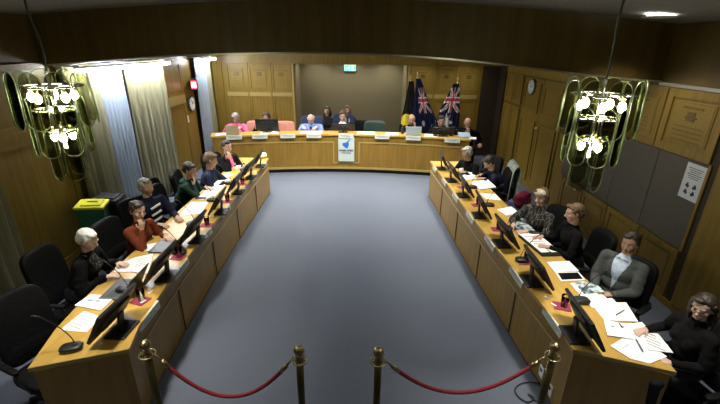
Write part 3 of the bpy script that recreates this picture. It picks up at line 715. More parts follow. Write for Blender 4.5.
SCR = bpy.data.scenes.new('scratch')
def remesh(mb, voxel, smooth=3, fac=.5):
    me = bpy.data.meshes.new('t'); mb.b.to_mesh(me); mb.b.free()
    o = bpy.data.objects.new('t', me); SCR.collection.objects.link(o)
    r = o.modifiers.new('r', 'REMESH'); r.mode = 'VOXEL'; r.voxel_size = voxel; r.use_smooth_shade = True
    if smooth: s = o.modifiers.new('s', 'SMOOTH'); s.factor = fac; s.iterations = smooth
    vl = SCR.view_layers[0]; vl.update(); dg = vl.depsgraph; out = bpy.data.meshes.new_from_object(o.evaluated_get(dg))
    bpy.data.objects.remove(o); bpy.data.meshes.remove(me)
    out.polygons.foreach_set('use_smooth', [True] * len(out.polygons))
    return out
def link(name, me, mats, parent):
    me.name = name; me.materials.clear()
    for m in (mats if isinstance(mats, (list, tuple)) else [mats]): me.materials.append(m)
    o = bpy.data.objects.new(name, me); C.objects.link(o)
    if parent is not None: o.parent = parent
    return o
def rumple(me, amp, fr):
    n = len(me.vertices); nr = [0.0] * (3 * n); me.vertices.foreach_get('normal', nr); co = [0.0] * (3 * n); me.vertices.foreach_get('co', co)
    for i in range(n):
        a = amp * noise.noise(V((co[3 * i] * fr, co[3 * i + 1] * fr, co[3 * i + 2] * fr)))
        for k in range(3): co[3 * i + k] += nr[3 * i + k] * a
    me.vertices.foreach_set('co', co); me.update()
def paint(me, rules):
    for p in me.polygons:
        c = p.center
        for i, f in rules:
            if f(c): p.material_index = i
def cut(me, keep):
    b = bmesh.new(); b.from_mesh(me)
    bmesh.ops.delete(b, geom=[f for f in b.faces if not keep(f.calc_center_median())], context='FACES'); b.to_mesh(me); b.free()

def ik(S, W, a, b, hint):
    d = W - S; L = min(d.length, (a + b) * .995); d.normalize(); W = S + d * L
    x = (a * a - b * b + L * L) / (2 * L); h = math.sqrt(max(a * a - x * x, 1e-5))
    n = hint - d * hint.dot(d); n.normalize()
    return S + d * x + n * h, W

def person(label, head, zh, face, lean=10, hy=0, hp=10, hr=0, skin=0, hair=('short', None), top=None, topname='shirt', legs=None, handL='desk', handR='desk',
           stout=1.0, fem=False, near=False, DZ_=.75, rules=None, extra=(), jacket=None, glasses=False, chairspec=None, head_abs=None, reach=.40, k=1.0, nl=.18):
    zw = zh; zh = zh / k; DZ_ = DZ_ / k
    vox = .0065 if near else .0095
    th = math.radians(lean); phi = math.radians(face)
    zh0 = .55 + .46 * math.cos(th) + nl * math.cos(th * .5)
    off = k * (.46 * math.sin(th) + nl * math.sin(th * .5))
    dz = zh - zh0                                   # a taller or a sunken sitter
    f2 = V((-math.sin(phi), math.cos(phi), 0))
    hw = G(head[0], head[1], z=zw)
    base = V((hw.x, hw.y, 0)) - f2 * off
    root_loc = V((base.x, base.y, 0))
    hipz = .55 + dz
    # joints in local space (x right, y forward)
    sp = V((0, math.sin(th), math.cos(th))); hip = V((0, 0, hipz)); nk = hip + sp * .46
    HC = nk + V((0, math.sin(th * .5), math.cos(th * .5))) * nl
    sw = (.165 if fem else .185) * (1 + (stout - 1) * .5)
    sh = {s: nk - sp * .055 + V((s * sw, 0, 0)) for s in (-1, 1)}
    HR = BR(math.radians(hy), 3, 'Z') @ BR(-math.radians(hp), 3, 'X') @ BR(math.radians(hr), 3, 'Y')
    hpnt = lambda x, y, z: HC + HR @ V((x, y, z))
    # hands
    W = {}; hd = {}; hn = {}; hint = {}; curl = {}
    for s, mode in ((-1, handL), (1, handR)):
        if mode == 'desk':
            W[s] = V((s * .15, reach, DZ_ + .045)); hd[s] = V((-s * .35, 1, -.08)).normalized(); hn[s] = V((0, -.1, -1)); hint[s] = V((s * .55, -.4, -.9)); curl[s] = .28
        elif mode == 'write':
            W[s] = V((s * .08, reach + .03, DZ_ + .05)); hd[s] = V((-s * .6, 1, -.15)).normalized(); hn[s] = V((-s * .5, 0, -1)).normalized(); hint[s] = V((s * 1.0, -.3, -.5)); curl[s] = .55
        elif mode == 'chin':
            W[s] = hpnt(s * .03, .12, -.205); hd[s] = (HR @ V((-s * .12, -.10, 1))).normalized(); hn[s] = (HR @ V((0, -1, -.1))).normalized(); hint[s] = V((s * .25, .7, -1)); curl[s] = .45
        elif mode == 'cheek':
            W[s] = hpnt(s * .075, .08, -.18); hd[s] = (HR @ V((s * .08, -.2, 1))).normalized(); hn[s] = (HR @ V((-s * .8, -.5, 0))).normalized(); hint[s] = V((s * .5, .6, -1)); curl[s] = .35
        elif mode == 'lap':
            W[s] = V((s * .10, .27, hipz + .13)); hd[s] = V((-s * .8, .7, -.15)).normalized(); hn[s] = V((0, -.2, -1)); hint[s] = V((s * .5, -.6, -.7)); curl[s] = .4
        elif mode == 'arm':   # on the armrest
            W[s] = V((s * .30, .16, .72 + dz)); hd[s] = V((-s * .1, 1, -.1)).normalized(); hn[s] = V((0, 0, -1)); hint[s] = V((s * .4, -1, -.6)); curl[s] = .4
    E = {}
    for s in (-1, 1):
        E[s], W[s] = ik(sh[s], W[s], .275, .245, hint[s].normalized())
    # ---- the body, one surface
    b = MB()
    b.ell(hpnt(0, -.012, .03), (.075, .093, .086), HR); b.ell(hpnt(0, .018, -.02), (.063, .07, .085), HR); b.ell(hpnt(0, .028, -.066), (.046, .046, .040), HR)
    b.ell(hpnt(0, .062, -.092), (.020, .020, .016), HR, 2); b.ell(hpnt(0, .072, .026), (.046, .012, .011), HR, 2)
    b.cap(hpnt(0, .086, .008), hpnt(0, .104, -.024), .0075, .0125); b.ell(hpnt(0, .095, -.028), (.017, .010, .009), HR, 2)
    b.ell(hpnt(0, .083, -.054), (.023, .009, .0085), HR, 2)
    for s in (-1, 1):
        b.ell(hpnt(s * .077, -.008, -.006), (.010, .019, .031), HR, 2); b.ell(hpnt(s * .040, .058, -.022), (.020, .022, .024), HR, 2)
    b.cap(hpnt(0, -.02, -.05), nk + sp * .0, .052 if not fem else .046, .058 if not fem else .05)
    b.cap(hip + V((-.05, 0, 0)), hip + V((.05, 0, 0)), .085)
    b.cap(hip, nk - sp * .15, .082, .09); b.cap(nk - sp * .15 + V((-.05, 0, 0)), nk - sp * .15 + V((.05, 0, 0)), .085); b.cap(sh[-1], sh[1], .048)
    for s in (-1, 1):
        b.cap(sh[s], E[s], .046, .038); b.cap(E[s], W[s], .038, .026)
        d, n = hd[s], hn[s]; n = (n - d * n.dot(d)).normalized(); w = d.cross(n) * (1 if s > 0 else -1)
        Wp = W[s]
        for o_ in (.028, .010, -.009, -.027): b.cap(Wp + w * o_ * .5 - d * .01, Wp + d * .082 + w * o_, .0145, .0115)
        for o_, Lf, spread in ((.031, .068, .10), (.0105, .077, .02), (-.0105, .071, -.05), (-.031, .055, -.14)):
            q = Wp + d * .080 + w * o_; dd = (d + w * spread).normalized(); a = 0
            for frac, r0 in ((.45, .0095), (.30, .0088), (.25, .0080)):
                a += curl[s] * (1 if frac < .45 else .7)
                dr = dd * math.cos(a) + n * math.sin(a); q2 = q + dr * Lf * frac; b.cap(q, q2, r0, r0 * .95, 8); q = q2
        q = Wp + d * .022 + w * .022; q2 = q + (d * .62 + w * .75 + n * .25).normalized() * .042; q3 = q2 + (d * .95 + w * .2 + n * .3).normalized() * .032
        b.cap(q, q2, .0125, .0105, 8); b.cap(q2, q3, .0105, .009, 8)
    kz = max(.50, hipz - .05); KN = {}; AN = {}
    for s in (-1, 1):
        KN[s] = V((s * .115, .40, kz)); AN[s] = V((s * .12, .36, .09))
        b.cap(V((s * .085, 0, hipz)), KN[s], .07, .052); b.cap(KN[s], AN[s], .05, .035); b.cap(AN[s], AN[s] + V((0, .14, -.05)), .035, .025)
    me = remesh(b, vox, 2, .4)
    hinv = HR.transposed()
    def lipz(c):
        q = hinv @ (c - HC); return abs(q.x) < .024 and q.y > .07 and -.063 < q.z < -.046
    paint(me, [(1, lipz)])
    body = link('person', me, [SKIN[skin], Mlip], None)
    body.location = root_loc; body.rotation_euler = (0, 0, phi); body.scale = (k, k, k)
    tag(body, label, 'person')
    # ---- face parts
    for s in (-1, 1):
        e = MB(); e.ell(hpnt(s * .030, .0735, .004), .0118, sub=2, mi=0); e.ell(hpnt(s * .030, .0795, .004), (.0062, .0062, .0062), HR, 2, mi=1); e.build('eye', [Meye, Miris], body, True)
        e = MB(); e.cap(hpnt(s * .016, .087, .023), hpnt(s * .045, .076, .026), .0042, .003); e.build('eyebrow', hair[1] or H_grey, body, True)
    if glasses:
        g = MB()
        for s in (-1, 1):
            c = hpnt(s * .033, .098, .002); g.tube([c + HR @ V((.025 * math.cos(a), 0, .019 * math.sin(a))) for a in [2 * PI * i / 16 for i in range(16)]], .0022, 6, closed=True)
            g.tube([hpnt(s * .058, .097, .006), hpnt(s * .078, .04, .006), hpnt(s * .08, -.01, .0)], .002, 6)
        g.tube([hpnt(-.009, .099, .006), hpnt(.009, .099, .006)], .002, 6); g.build('glasses', Mplast, body, True)
    # ---- hair
    st, hm = hair
    h = MB()
    if st in ('short', 'bob', 'long', 'bun', 'curly'):
        h.ell(hpnt(0, -.026, .047), (.083, .095, .083), HR); h.ell(hpnt(0, -.048, .0), (.081, .075, .075), HR)
        h.ell(hpnt(.02, .045, .095), (.05, .035, .025), HR, 2)
        for s in (-1, 1): h.cap(hpnt(s * .071, .018, .045), hpnt(s * .076, -.0, .0), .016, .012)
    if st == 'curly':
        rr = random.Random(3)
        for _ in range(46):
            a, z = rr.uniform(0, 2 * PI), rr.uniform(-.2, 1); q = math.sqrt(1 - z * z)
            y = -.03 + .098 * q * math.sin(a)
            if y > .055 and z < .55: continue
            h.ell(hpnt(.088 * q * math.cos(a), y, .045 + .09 * z), .023, sub=2)
    if st == 'bob':
        h.cap(hpnt(-.072, -.015, .04), hpnt(-.075, -.02, -.085), .026, .02); h.cap(hpnt(.072, -.015, .04), hpnt(.075, -.02, -.085), .026, .02); h.ell(hpnt(0, -.07, -.04), (.08, .05, .085), HR)
    if st == 'long':
        for s in (-1, 1): h.tube([hpnt(s * .068, .0, .06), hpnt(s * .083, -.02, 0), hpnt(s * .088, -.03, -.10), HC + V((s * .09, -.02, -.24))], [.024, .028, .03, .02], 10)
        h.ell(hpnt(0, -.075, -.07), (.085, .05, .15), HR)
    if st == 'bun': h.ell(hpnt(0, -.12, .05), .042, sub=3)
    if st == 'thin':
        h.ell(hpnt(0, -.052, .0), (.081, .070, .062), HR)
        for s in (-1, 1): h.cap(hpnt(s * .073, -.02, .04), hpnt(s * .075, -.005, .0), .014, .012)
    if st == 'bald': h.ell(hpnt(0, -.050, -.018), (.0775, .066, .045), HR)
    me = remesh(h, .007 if near else .010, 2)
    rumple(me, .004, 45)
    link('hair', me, hm, body)
    # ---- top
    def torso(mb, g, sleeves=True, slv_end=.93):
        mb.ell(hip + V((0, 0, .0)), (.165 * stout + g, .125 * stout + g, .11))
        R = BR(-th, 3, 'X')
        mb.ell(hip + sp * .14, (.145 * stout + g, .115 * stout + g, .14), R); mb.ell(hip + sp * .30 + V((0, .008, 0)), (.162 * (stout * .6 + .4) + g, .118 * (stout * .6 + .4) + g, .16), R)
        if fem:
            for s in (-1, 1): mb.ell(hip + sp * .29 + V((s * .07, .085, 0)), (.06, .055, .06))
        mb.cap(sh[-1] + sp * .005, sh[1] + sp * .005, .054 + g, .054 + g); mb.cap(nk - sp * .03, nk + sp * .012, .085, .064 + g * .4)
        if sleeves:
            for s in (-1, 1):
                mb.cap(sh[s], E[s], .057 + g, .050 + g); mb.cap(E[s], E[s] + (W[s] - E[s]) * slv_end, .050 + g, .035 + g)
                rr = random.Random(11)     # cloth folds at the elbow and shoulder
                for t in (.2, .45, .75, .92): mb.ell(sh[s] + (E[s] - sh[s]) * t + V((0, -.004, 0)), .058 + g + .004 * math.sin(t * 20), sub=2)
    t = MB(); torso(t, 0 if not jacket else -.006)
    me = remesh(t, .009 if near else .013, 3)
    rumple(me, .006, 14)
    mats = top if isinstance(top, list) else [top]
    if rules: paint(me, rules(hip, sp, nk, sh))
    link(topname, me, mats, body)
    if jacket:
        jm, jname = jacket
        t = MB(); torso(t, .010)
        for s in (-1, 1): t.cap(nk + V((s * .05, .0, -.0)), nk + V((s * .062, .07, -.06)), .016, .014)
        me = remesh(t, .009 if near else .013, 3)
        def keep(c):
            q = c - hip; a = q.dot(sp); fwd = q.y - a * sp.y / max(sp.z, .2) * 1.0
            lim = .004 + .085 * max(0, min(1, (a - .10) / .34))
            return not (fwd > .02 and abs(q.x) < lim and .08 < a < .60)
        cut(me, keep)
        rumple(me, .006, 12)
        o = link(jname, me, jm, body); sd = o.modifiers.new('s', 'SOLIDIFY'); sd.thickness = .008; sd.offset = -1
    # ---- trousers and shoes
    t = MB(); t.cap(hip + V((-.07, 0, -.01)), hip + V((.07, 0, -.01)), .118 * stout)
    for s in (-1, 1): t.cap(V((s * .085, .0, hipz - .01)), KN[s], .088 * (.5 + stout * .5), .066); t.cap(KN[s], AN[s] + V((0, 0, .02)), .062, .050)
    link('trousers', remesh(t, .013, 3), legs or C_trous, body)
    for s in (-1, 1):
        t = MB(); t.cap(AN[s] + V((0, -.03, -.045)), AN[s] + V((0, .17, -.052)), .042, .036); t.ell(AN[s] + V((0, 0, -.01)), (.045, .055, .05), sub=2)
        link('shoe', remesh(t, .012, 2), C_shoe, body)
    ctx = dict(body=body, hip=hip, sp=sp, nk=nk, sh=sh, HC=HC, HR=HR, W=W, E=E, th=th)
    for f in extra: f(ctx)
    if chairspec:
        lab, src, back = chairspec[:3]
        cb = base - f2 * back; chair(cb.x, cb.y, face + (chairspec[3] if len(chairspec) > 3 else 0), lab, None, src)
    return ctx

def bars(c):    # three white bars down the front of the jacket
    for k in range(3):
        p = c['hip'] + c['sp'] * (.37 - .10 * k) + V((-.02, .134 if k else .128, 0))
        MB().box(p, (.15, .016, .028), BR(.25, 3, 'Y'), .003).build('white_bar', Mwhite, c['body'])
def watch(s):
    def f(c):
        d = (c['W'][s] - c['E'][s]).normalized(); p = c['W'][s] - d * .015
        MB().cone(p - d * .008, p + d * .008, .031, .031, 20).build('wristwatch', Mchrome, c['body'], True)
    return f
def pens(c):
    pass
def badge(c):
    p = c['hip'] + c['sp'] * .3 + V((.06, .125, 0)); MB().ell(p, (.03, .008, .03), sub=2).build('chest_logo', Mwhite, c['body'], True)
def scarf(m):
    def f(c):
        t = MB(); t.tube([c['nk'] + V((-.05, .03, .02)), c['hip'] + c['sp'] * .36 + V((-.045, .12, 0)), c['hip'] + c['sp'] * .2 + V((-.05, .13, 0))], .02, 8); t.tube([c['nk'] + V((.05, .03, .02)), c['hip'] + c['sp'] * .36 + V((.045, .12, 0)), c['hip'] + c['sp'] * .2 + V((.05, .13, 0))], .02, 8)
        t.build('scarf', m, c['body'], True)
    return f
def collar(m):
    def f(c):
        t = MB()
        for s in (-1, 1): t.box(c['nk'] + V((s * .036, .062, -.005)), (.055, .012, .045), BR(s * .5, 3, 'Y') @ BR(-.5, 3, 'X') @ BR(-s * .5, 3, 'Z'), .004)
        t.build('collar', m, c['body'])
    return f
def tie(m):
    def f(c):
        a = c['nk'] + V((0, .075, -.03)); b_ = c['hip'] + c['sp'] * .2 + V((0, .135, 0)); t = MB(); t.box((a + b_) / 2, (.04, .012, (a - b_).length), BR(c['th'] * -1, 3, 'X'), .004); t.build('tie', m, c['body'])
    return f
C_pattern = noisy('patterned_blouse', (.26, .25, .20), (.006, .006, .006), (1, 1, .4), 19, .8, kind='voronoi', lo=.012, hi=.03)
C_rust = cloth('rust_knit', (0.12, 0.027, 0.0108)); C_green = cloth('green_jacket', (0.0099, 0.03025, 0.0209)); C_navy = cloth('navy_jacket', (0.0099, 0.0143, 0.03575)); C_navy2 = cloth('deep_navy', (0.006, 0.008, 0.0225))
C_pink = cloth('pink_jumper', (.90, .16, .34), 1.1); C_blue = cloth('light_blue_shirt', (.22, .32, .72), 1.15); C_greysuit = cloth('grey_suit', (0.05625, 0.06375, 0.06375)); C_pale = cloth('pale_blue_shirt', (0.425, 0.51, 0.663), 1.15)
C_white = cloth('white_shirt', (.75, .77, .8), 1.05); C_charcoal = cloth('charcoal_cardigan', (0.015, 0.016, 0.018)); C_hood = cloth('teal_hood', (0.014, 0.07, 0.049)); C_ptrn2 = noisy('speckled_blouse', (.015, .015, .018), (.22, .22, .22), (1, 1, 1), 45, .8, lo=.52, hi=.62)
CB = None

# left side, near to far
person('person with white hair and black cardigan looking down at a laptop on the left desk', (88, 240), 1.12, -82, 22, -8, 24, skin=2, hair=('short', H_white), k=0.88, top=[C_ptrn2], topname='blouse', jacket=(C_black, 'cardigan'), fem=True, near=True, stout=1.1,
       chairspec=('black leather office chair holding the white-haired person', chair_t, .10, -10), reach=.36)
person('person in rust-red jumper resting chin on one hand at the left desk', (138, 211), 1.13, -108, 17, -14, 8, -6, skin=0, hair=('bun', H_dark), k=0.90, top=[C_rust], topname='jumper', fem=True, near=True, handR='chin', handL='desk', reach=.36, extra=(watch(-1),),
       chairspec=('black leather office chair holding the person in rust-red', CB, .14, 12))
person('person with grey hair and dark jacket with three white bars at the left desk', (146, 187), 1.17, -120, 6, 12, 4, skin=1, hair=('short', H_grey), k=0.92, top=[C_navy2], topname='jacket', near=True, stout=1.15, handL='desk', handR='desk', reach=.42, extra=(bars,),
       chairspec=('black leather office chair holding the person with white-barred jacket', CB, .08))
person('person in dark green hooded jacket leaning with fist at mouth, left desk', (190, 170), 1.11, -88, 24, -4, 22, skin=0, hair=('short', H_dark), k=0.95, top=[C_green], topname='jacket', near=True, stout=1.15, handR='chin', handL='desk', reach=.38,
       extra=(lambda c: MB().ell(c['nk'] + V((0, -.075, -.005)), (.12, .065, .055)).build('hood', C_hood, c['body'], True),), chairspec=('black leather office chair holding the person in green', CB, .18))
person('person in navy jacket with hand raised to cheek at the left desk', (211, 160), 1.12, -80, 20, 10, 20, skin=1, hair=('short', H_brown), top=[C_navy], topname='jacket', stout=1.1, handL='cheek', handR='desk', reach=.38, chairspec=('black leather office chair holding the person in navy at the left desk', CB, .16))
person('person with dark bobbed hair and black jacket at the far end of the left desk', (227, 147), 1.13, -120, 14, -10, 4, -8, skin=0, hair=('short', H_dark), top=[C_pink], topname='top', jacket=(C_black, 'jacket'), fem=True, handR='chin', handL='desk', reach=.36, chairspec=('black leather office chair holding the dark-haired person by the far end of the left desk', CB, .12))
# right side, near to far
person('person with long dark hair, glasses and black clothes at the near right corner', (703, 307), 1.16, 100, 2, 22, 14, skin=2, hair=('long', H_dark), k=0.80, top=[C_black], topname='top', fem=True, near=True, glasses=True, handL='lap', handR='arm', chairspec=('black leather office chair at the near right corner, holding the person with glasses', CB, .06))
person('person in grey suit and open pale shirt sitting back at the right desk', (630, 243), 1.17, 122, -4, 6, 6, skin=1, hair=('short', H_dark), k=0.85, top=[C_pale], topname='shirt', jacket=(C_greysuit, 'suit_jacket'), near=True, stout=1.05, handL='lap', handR='lap', extra=(collar(C_pale),),
       chairspec=('black leather office chair holding the person in grey suit', CB, .03))
person('person with light brown hair and black jumper facing left at the right desk', (574, 213), 1.16, 84, 10, -4, 12, skin=0, hair=('short', H_brown), k=0.90, top=[C_black], topname='jumper', near=True, stout=1.1, handR='desk', handL='desk', reach=.36, chairspec=('black leather office chair holding the person in black jumper', CB, .08))
person('person with pale fringe and black patterned blouse writing at the right desk', (541, 197), 1.15, 112, 12, 12, 12, skin=2, hair=('bob', H_brown), k=0.92, top=[C_pattern], topname='blouse', fem=True, near=True, stout=1.3, handL='desk', handR='write', reach=.40, extra=(watch(-1), lambda c: MB().ell(c['HC'] + c['HR'] @ V((.0, .026, .072)), (.079, .064, .056), c['HR']).build('fringe', H_blond, c['body'], True)),
       chairspec=('black leather office chair holding the person in patterned blouse', CB, .10))
person('person in navy jumper bent low over papers at the right desk', (489, 163), 1.03, 82, 40, 5, 42, skin=1, hair=('short', H_dark), k=0.95, top=[C_navy2], topname='jumper', stout=1.2, handL='desk', handR='write', reach=.42, chairspec=None)
person('person with grey hair, glasses and black jacket at the right desk end', (467, 153.5), 1.08, 120, 30, 6, 18, skin=1, hair=('short', H_grey), top=[C_black], topname='jacket', glasses=True, handL='desk', handR='desk', reach=.42, extra=(badge,), chairspec=('black leather office chair at the far end of the right desk', CB, .22))
# the curved bench
hb_navy = make_chair('office_chair', Mnavyfab, .66, .30, 'tall navy chair holding the person in light blue'); hb_salmon = make_chair('office_chair', Msalmon, .52, .27, 'salmon padded chair between the person in pink and the large monitor', arms=False)
hb_green = make_chair('office_chair', Mgreenleather, .56, .29, 'empty green leather office chair at the curved bench')
def place(src, u, z, y, deg=180):
    p = G(u, 125, y=y); src.location = (p.x, y, 0); src.rotation_euler = (0, 0, math.radians(deg))
person('person with grey hair and bright pink jumper at the curved bench', (235.5, 118.8), 1.14, 184, 16, 0, 26, skin=0, hair=('short', H_grey), top=[C_pink], topname='jumper', fem=True, stout=1.1, DZ_=.93, k=1.12, nl=.12, reach=.36, chairspec=('black leather office chair holding the person in pink', CB, .10))
person('person with dark hair in black behind the large monitor', (266, 118), 1.14, 178, 8, -10, 8, skin=1, hair=('short', H_dark), top=[C_black], topname='jacket', stout=1.05, DZ_=.93, k=1.12, nl=.145, reach=.34, chairspec=('black leather office chair behind the large monitor', CB, .10))
person('balding white-haired person in light blue shirt reading at the bench', (311, 119.5), 1.12, 178, 24, 0, 46, skin=2, hair=('thin', H_white), top=[C_blue], topname='shirt', stout=1.25, DZ_=.93, k=1.12, nl=.115, reach=.40, extra=(tie(C_navy2),), chairspec=None)
person('person in dark suit and white shirt behind the wide monitor above the sign', (342.5, 116.3), 1.18, 180, 6, 0, 10, skin=0, hair=('short', H_brown), top=[C_white], topname='shirt', jacket=(C_navy2, 'suit_jacket'), stout=1.1, DZ_=.93, k=1.12, nl=.145, reach=.36, chairspec=None)
person('person in black with hand on face before the left flag', (411.5, 119.5), 1.12, 184, 14, -10, 14, skin=0, hair=('thin', H_brown), top=[C_black], topname='jumper', DZ_=.93, k=1.12, nl=.145, handR='desk', handL='cheek', reach=.36, chairspec=('black leather office chair holding the person before the left flag', CB, .12))
person('person with dark hair in black seated between the two flags', (441, 121), 1.12, 178, 12, 5, 12, skin=0, hair=('short', H_dark), top=[C_black], topname='jumper', DZ_=.93, k=1.12, nl=.145, reach=.36, chairspec=('black leather office chair holding the person between the flags', CB, .10))
person('bald person in black leaning on one hand at the right end of the bench', (468, 123.5), 1.12, 172, 10, 12, 6, 8, skin=1, hair=('bald', H_dark), top=[C_ptrn2 if False else C_black], topname='jumper', stout=1.2, DZ_=.93, k=1.12, nl=.145, handR='chin', handL='arm', reach=.36, chairspec=('black leather office chair holding the bald person', CB, .06, 10))
person('person with long dark hair in black seated against the alcove wall', (327, 111), 1.20, 180, -2, -10, 6, skin=0, hair=('long', H_dark), top=[C_charcoal], topname='jacket', fem=True, handL='lap', handR='lap', DZ_=.75)
person('person with brown hair in dark clothes seated behind the suited chairperson', (347.5, 110), 1.24, 182, -2, 5, 6, skin=1, hair=('bob', H_brown), top=[C_charcoal], topname='jacket', fem=True, handL='lap', handR='lap', DZ_=.75, extra=(scarf(cloth('pale_scarf', (.3, .3, .3))),))
place(hb_navy, 311, 0, 10.02); p = G(343, 125, y=10.45); copy_tree(hb_navy, (p.x, 10.48, 0), PI, 'tall navy chair holding the person in dark suit')
place(hb_salmon, 253.5, 0, 9.95, 176); p = G(283.5, 125, y=10.0); copy_tree(hb_salmon, (p.x, 9.98, 0), math.radians(184), 'salmon padded chair between the large monitor and the person in light blue')
place(hb_green, 376, 0, 10.0, 186)
p = G(361, 125, y=10.3); chair(p.x, 10.25, 176, 'empty black high-backed chair next to the green chair', None, chair_t)
p = G(327, 125, y=11.1); 
hb_vis = make_chair('visitor_chair', Mnavyfab, .42, .25, 'dark chair against the alcove wall, left of two', arms=False); hb_vis.location = (G(327, 111, z=1.20).x, 11.28, 0); hb_vis.rotation_euler = (0, 0, PI)
copy_tree(hb_vis, (G(347.5, 110, z=1.24).x, 11.28, 0), PI, 'dark chair against the alcove wall, behind the suited person')
# chairs by the side desks
_c = G(24, 322, z=.78); chair_t.location = (_c.x + .13, _c.y - .05, 0); chair_t.rotation_euler = (0, 0, math.radians(-112))
p = G(168, 190, z=.9); chair(p.x - .0, p.y, -95, 'empty black leather chair between the white-barred jacket and the green jacket')
p = G(514, 185, z=.80)
# pale coat over a chair, maroon bag beside it
cc = chair(2.30, 6.44, 82, 'black leather office chair with the pale coat, holding the bent-over person')
Mcoat = cloth('pale_coat', (.30, .36, .32), 1.3)
mb = MB(); nx, nz = 20, 16; gr = []
for j in range(nz + 1):
    r = []
    for i in range(nx + 1):
        s = i / nx * 2 - 1; t = j / nz * 2 - 1          # t -1..1 goes over the top of the backrest
        z = 1.13 - abs(t) ** 1.3 * .62 + .01 * math.sin(s * 9); off = .075 * math.tanh(t * 6) + .012 * math.sin(s * 13 + t * 3) * abs(t)
        r.append(mb.b.verts.new((s * (.25 + .05 * abs(t)), -.30 + off - .05 * (1 - abs(t)), z)))
    gr.append(r)
for j in range(nz):
    for i in range(nx): mb.b.faces.new((gr[j][i], gr[j][i + 1], gr[j + 1][i + 1], gr[j + 1][i]))
o = mb.build('coat', Mcoat, None, True, loc=(2.30, 6.44, -.06)); o.rotation_euler = (0, 0, math.radians(82)); o.scale = (.92, .88, 1); sd = o.modifiers.new('s', 'SOLIDIFY'); sd.thickness = .012; tag(o, 'pale grey-green coat draped over a chair back at the right desk', 'coat')
t = MB(); t.se((0, 0, .16), (.17, .11, .15), .7); t.ell((.03, .0, .30), (.12, .09, .05))
me = remesh(t, .012, 3)
rumple(me, .018, 9)
bg = link('bag', me, cloth('maroon_cloth', (.12, .010, .028)), None); st = MB().b2((-.2, -.2, .40), (.2, .2, .44), .01).build('seat', Mnavyfab); so_ = empty('stool', (2.62, 5.92, 0), .1, 'low dark stool under the maroon bag', 'stool'); st.parent = so_
for a in (-.17, .17):
    for b_ in (-.17, .17): MB().cone((a, b_, 0), (a * .9, b_ * .9, .40), .014, .014).build('leg', Mplast, so_, True)
bg.location = (2.62, 5.92, .445); bg.scale = (.78, .78, .8); tag(bg, 'soft maroon bag on a chair beside the person in patterned blouse', 'bag')

# ================================================================== STANCHIONS
def stanchion(x, y, label):
    t = empty('stanchion', (x, y, 0), 0, label, 'stanchion', 'rope barrier posts')
    MB().lathe((0, 0, 0), [(.15, 0), (.15, .012), (.13, .03), (.06, .045), (.03, .07), (.026, .09)], 32).build('base', Mpost, t, True)
    MB().cone((0, 0, .06), (0, 0, .90), .0245, .0245, 24).build('post', Mpost, t, True)
    MB().lathe((0, 0, .885), [(.027, 0), (.03, .005), (.03, .03), (.024, .04), (.018, .055), (.026, .062), (.018, .07)], 24).build('collar', Mbrass, t, True)
    MB().tube([(.050 * math.cos(2 * PI * i / 24), .050 * math.sin(2 * PI * i / 24), .905) for i in range(24)], .006, 8, closed=True).cone((-.05, 0, .905), (.05, 0, .905), .005, .005, 8).cone((0, -.05, .905), (0, .05, .905), .005, .005, 8).build('ring', Mbrass, t, True)
    MB().ell((0, 0, .985), .036, sub=4).build('ball_finial', Mbrass, t, True)
    return t
SP = [G(u, v, z=.985) for u, v in ((145, 345), (299, 350.5), (378.5, 352), (555, 347))]
for p, nm in zip(SP, ('beside the left desk', 'left of the gap in the rope barrier', 'right of the gap in the rope barrier', 'beside the right desk')):
    stanchion(p.x, p.y, 'brass-topped barrier post ' + nm)
def rope(a, b, sag, label):
    A = V((a.x, a.y, .905)); B = V((b.x, b.y, .905)); d = (B - A).normalized(); A = A + d * .055; B = B - d * .055
    c = (A + B) / 2; t = empty('barrier_rope', (c.x, c.y, 0), 0, label, 'rope'); c = V((c.x, c.y, 0))
    f = lambda q: A + (B - A) * q + V((0, 0, -sag * (1 - (2 * q - 1) ** 2))) - c
    MB().tube([f(q) for q in [.07 + .86 * i / 40 for i in range(41)]], .0135, 12).build('rope', Mrope, t, True)
    for q0, q1 in ((0, .08), (1, .92)):
        MB().cone(f(q0 + (q1 - q0) * .45), f(q1), .016, .016, 16).cone(f(q0), f(q0 + (q1 - q0) * .5), .006, .006, 8).build('hook', Mbrass, t, True)
rope(SP[0], SP[1], .35, 'dark red sagging rope on the left of the barrier'); rope(SP[2], SP[3], .30, 'dark red sagging rope on the right of the barrier')
# cable and sockets at the foot of the right desk
pts = [G(u, v, z=.012) for u, v in ((541, 384), (531, 382), (520, 384), (515, 390), (519, 397), (528, 402), (534, 398), (528, 394), (535, 400), (545, 404))]
sm = []
for i in range(len(pts) - 1):
    p0, p1, p2, p3 = pts[max(i - 1, 0)], pts[i], pts[i + 1], pts[min(i + 2, len(pts) - 1)]
    for k in range(6):
        q = k / 6; sm.append(.5 * ((2 * p1) + (p2 - p0) * q + (2 * p0 - 5 * p1 + 4 * p2 - p3) * q * q + (3 * p1 - p0 - 3 * p2 + p3) * q ** 3))
tag(MB().tube(sm, .006, 6).build('cable', Mplast, None, True), 'black cable looped on the carpet by the right barrier post', 'cable')
for k, (yy, zz) in enumerate(((2.73, .16), (2.56, .13))):
    x = interp(Rin, yy) + .018
    so = empty('power_socket', (x, yy, zz), 0, 'white power socket on the foot of the right desk, ' + ('farther' if k == 0 else 'nearer') + ' of two', 'socket')
    MB().box((-.006, 0, 0), (.012, .075, .115), None, .004).build('plate', Mwhite, so); MB().box((-.014, 0, .02), (.006, .03, .03)).build('outlet', Mplast, so)

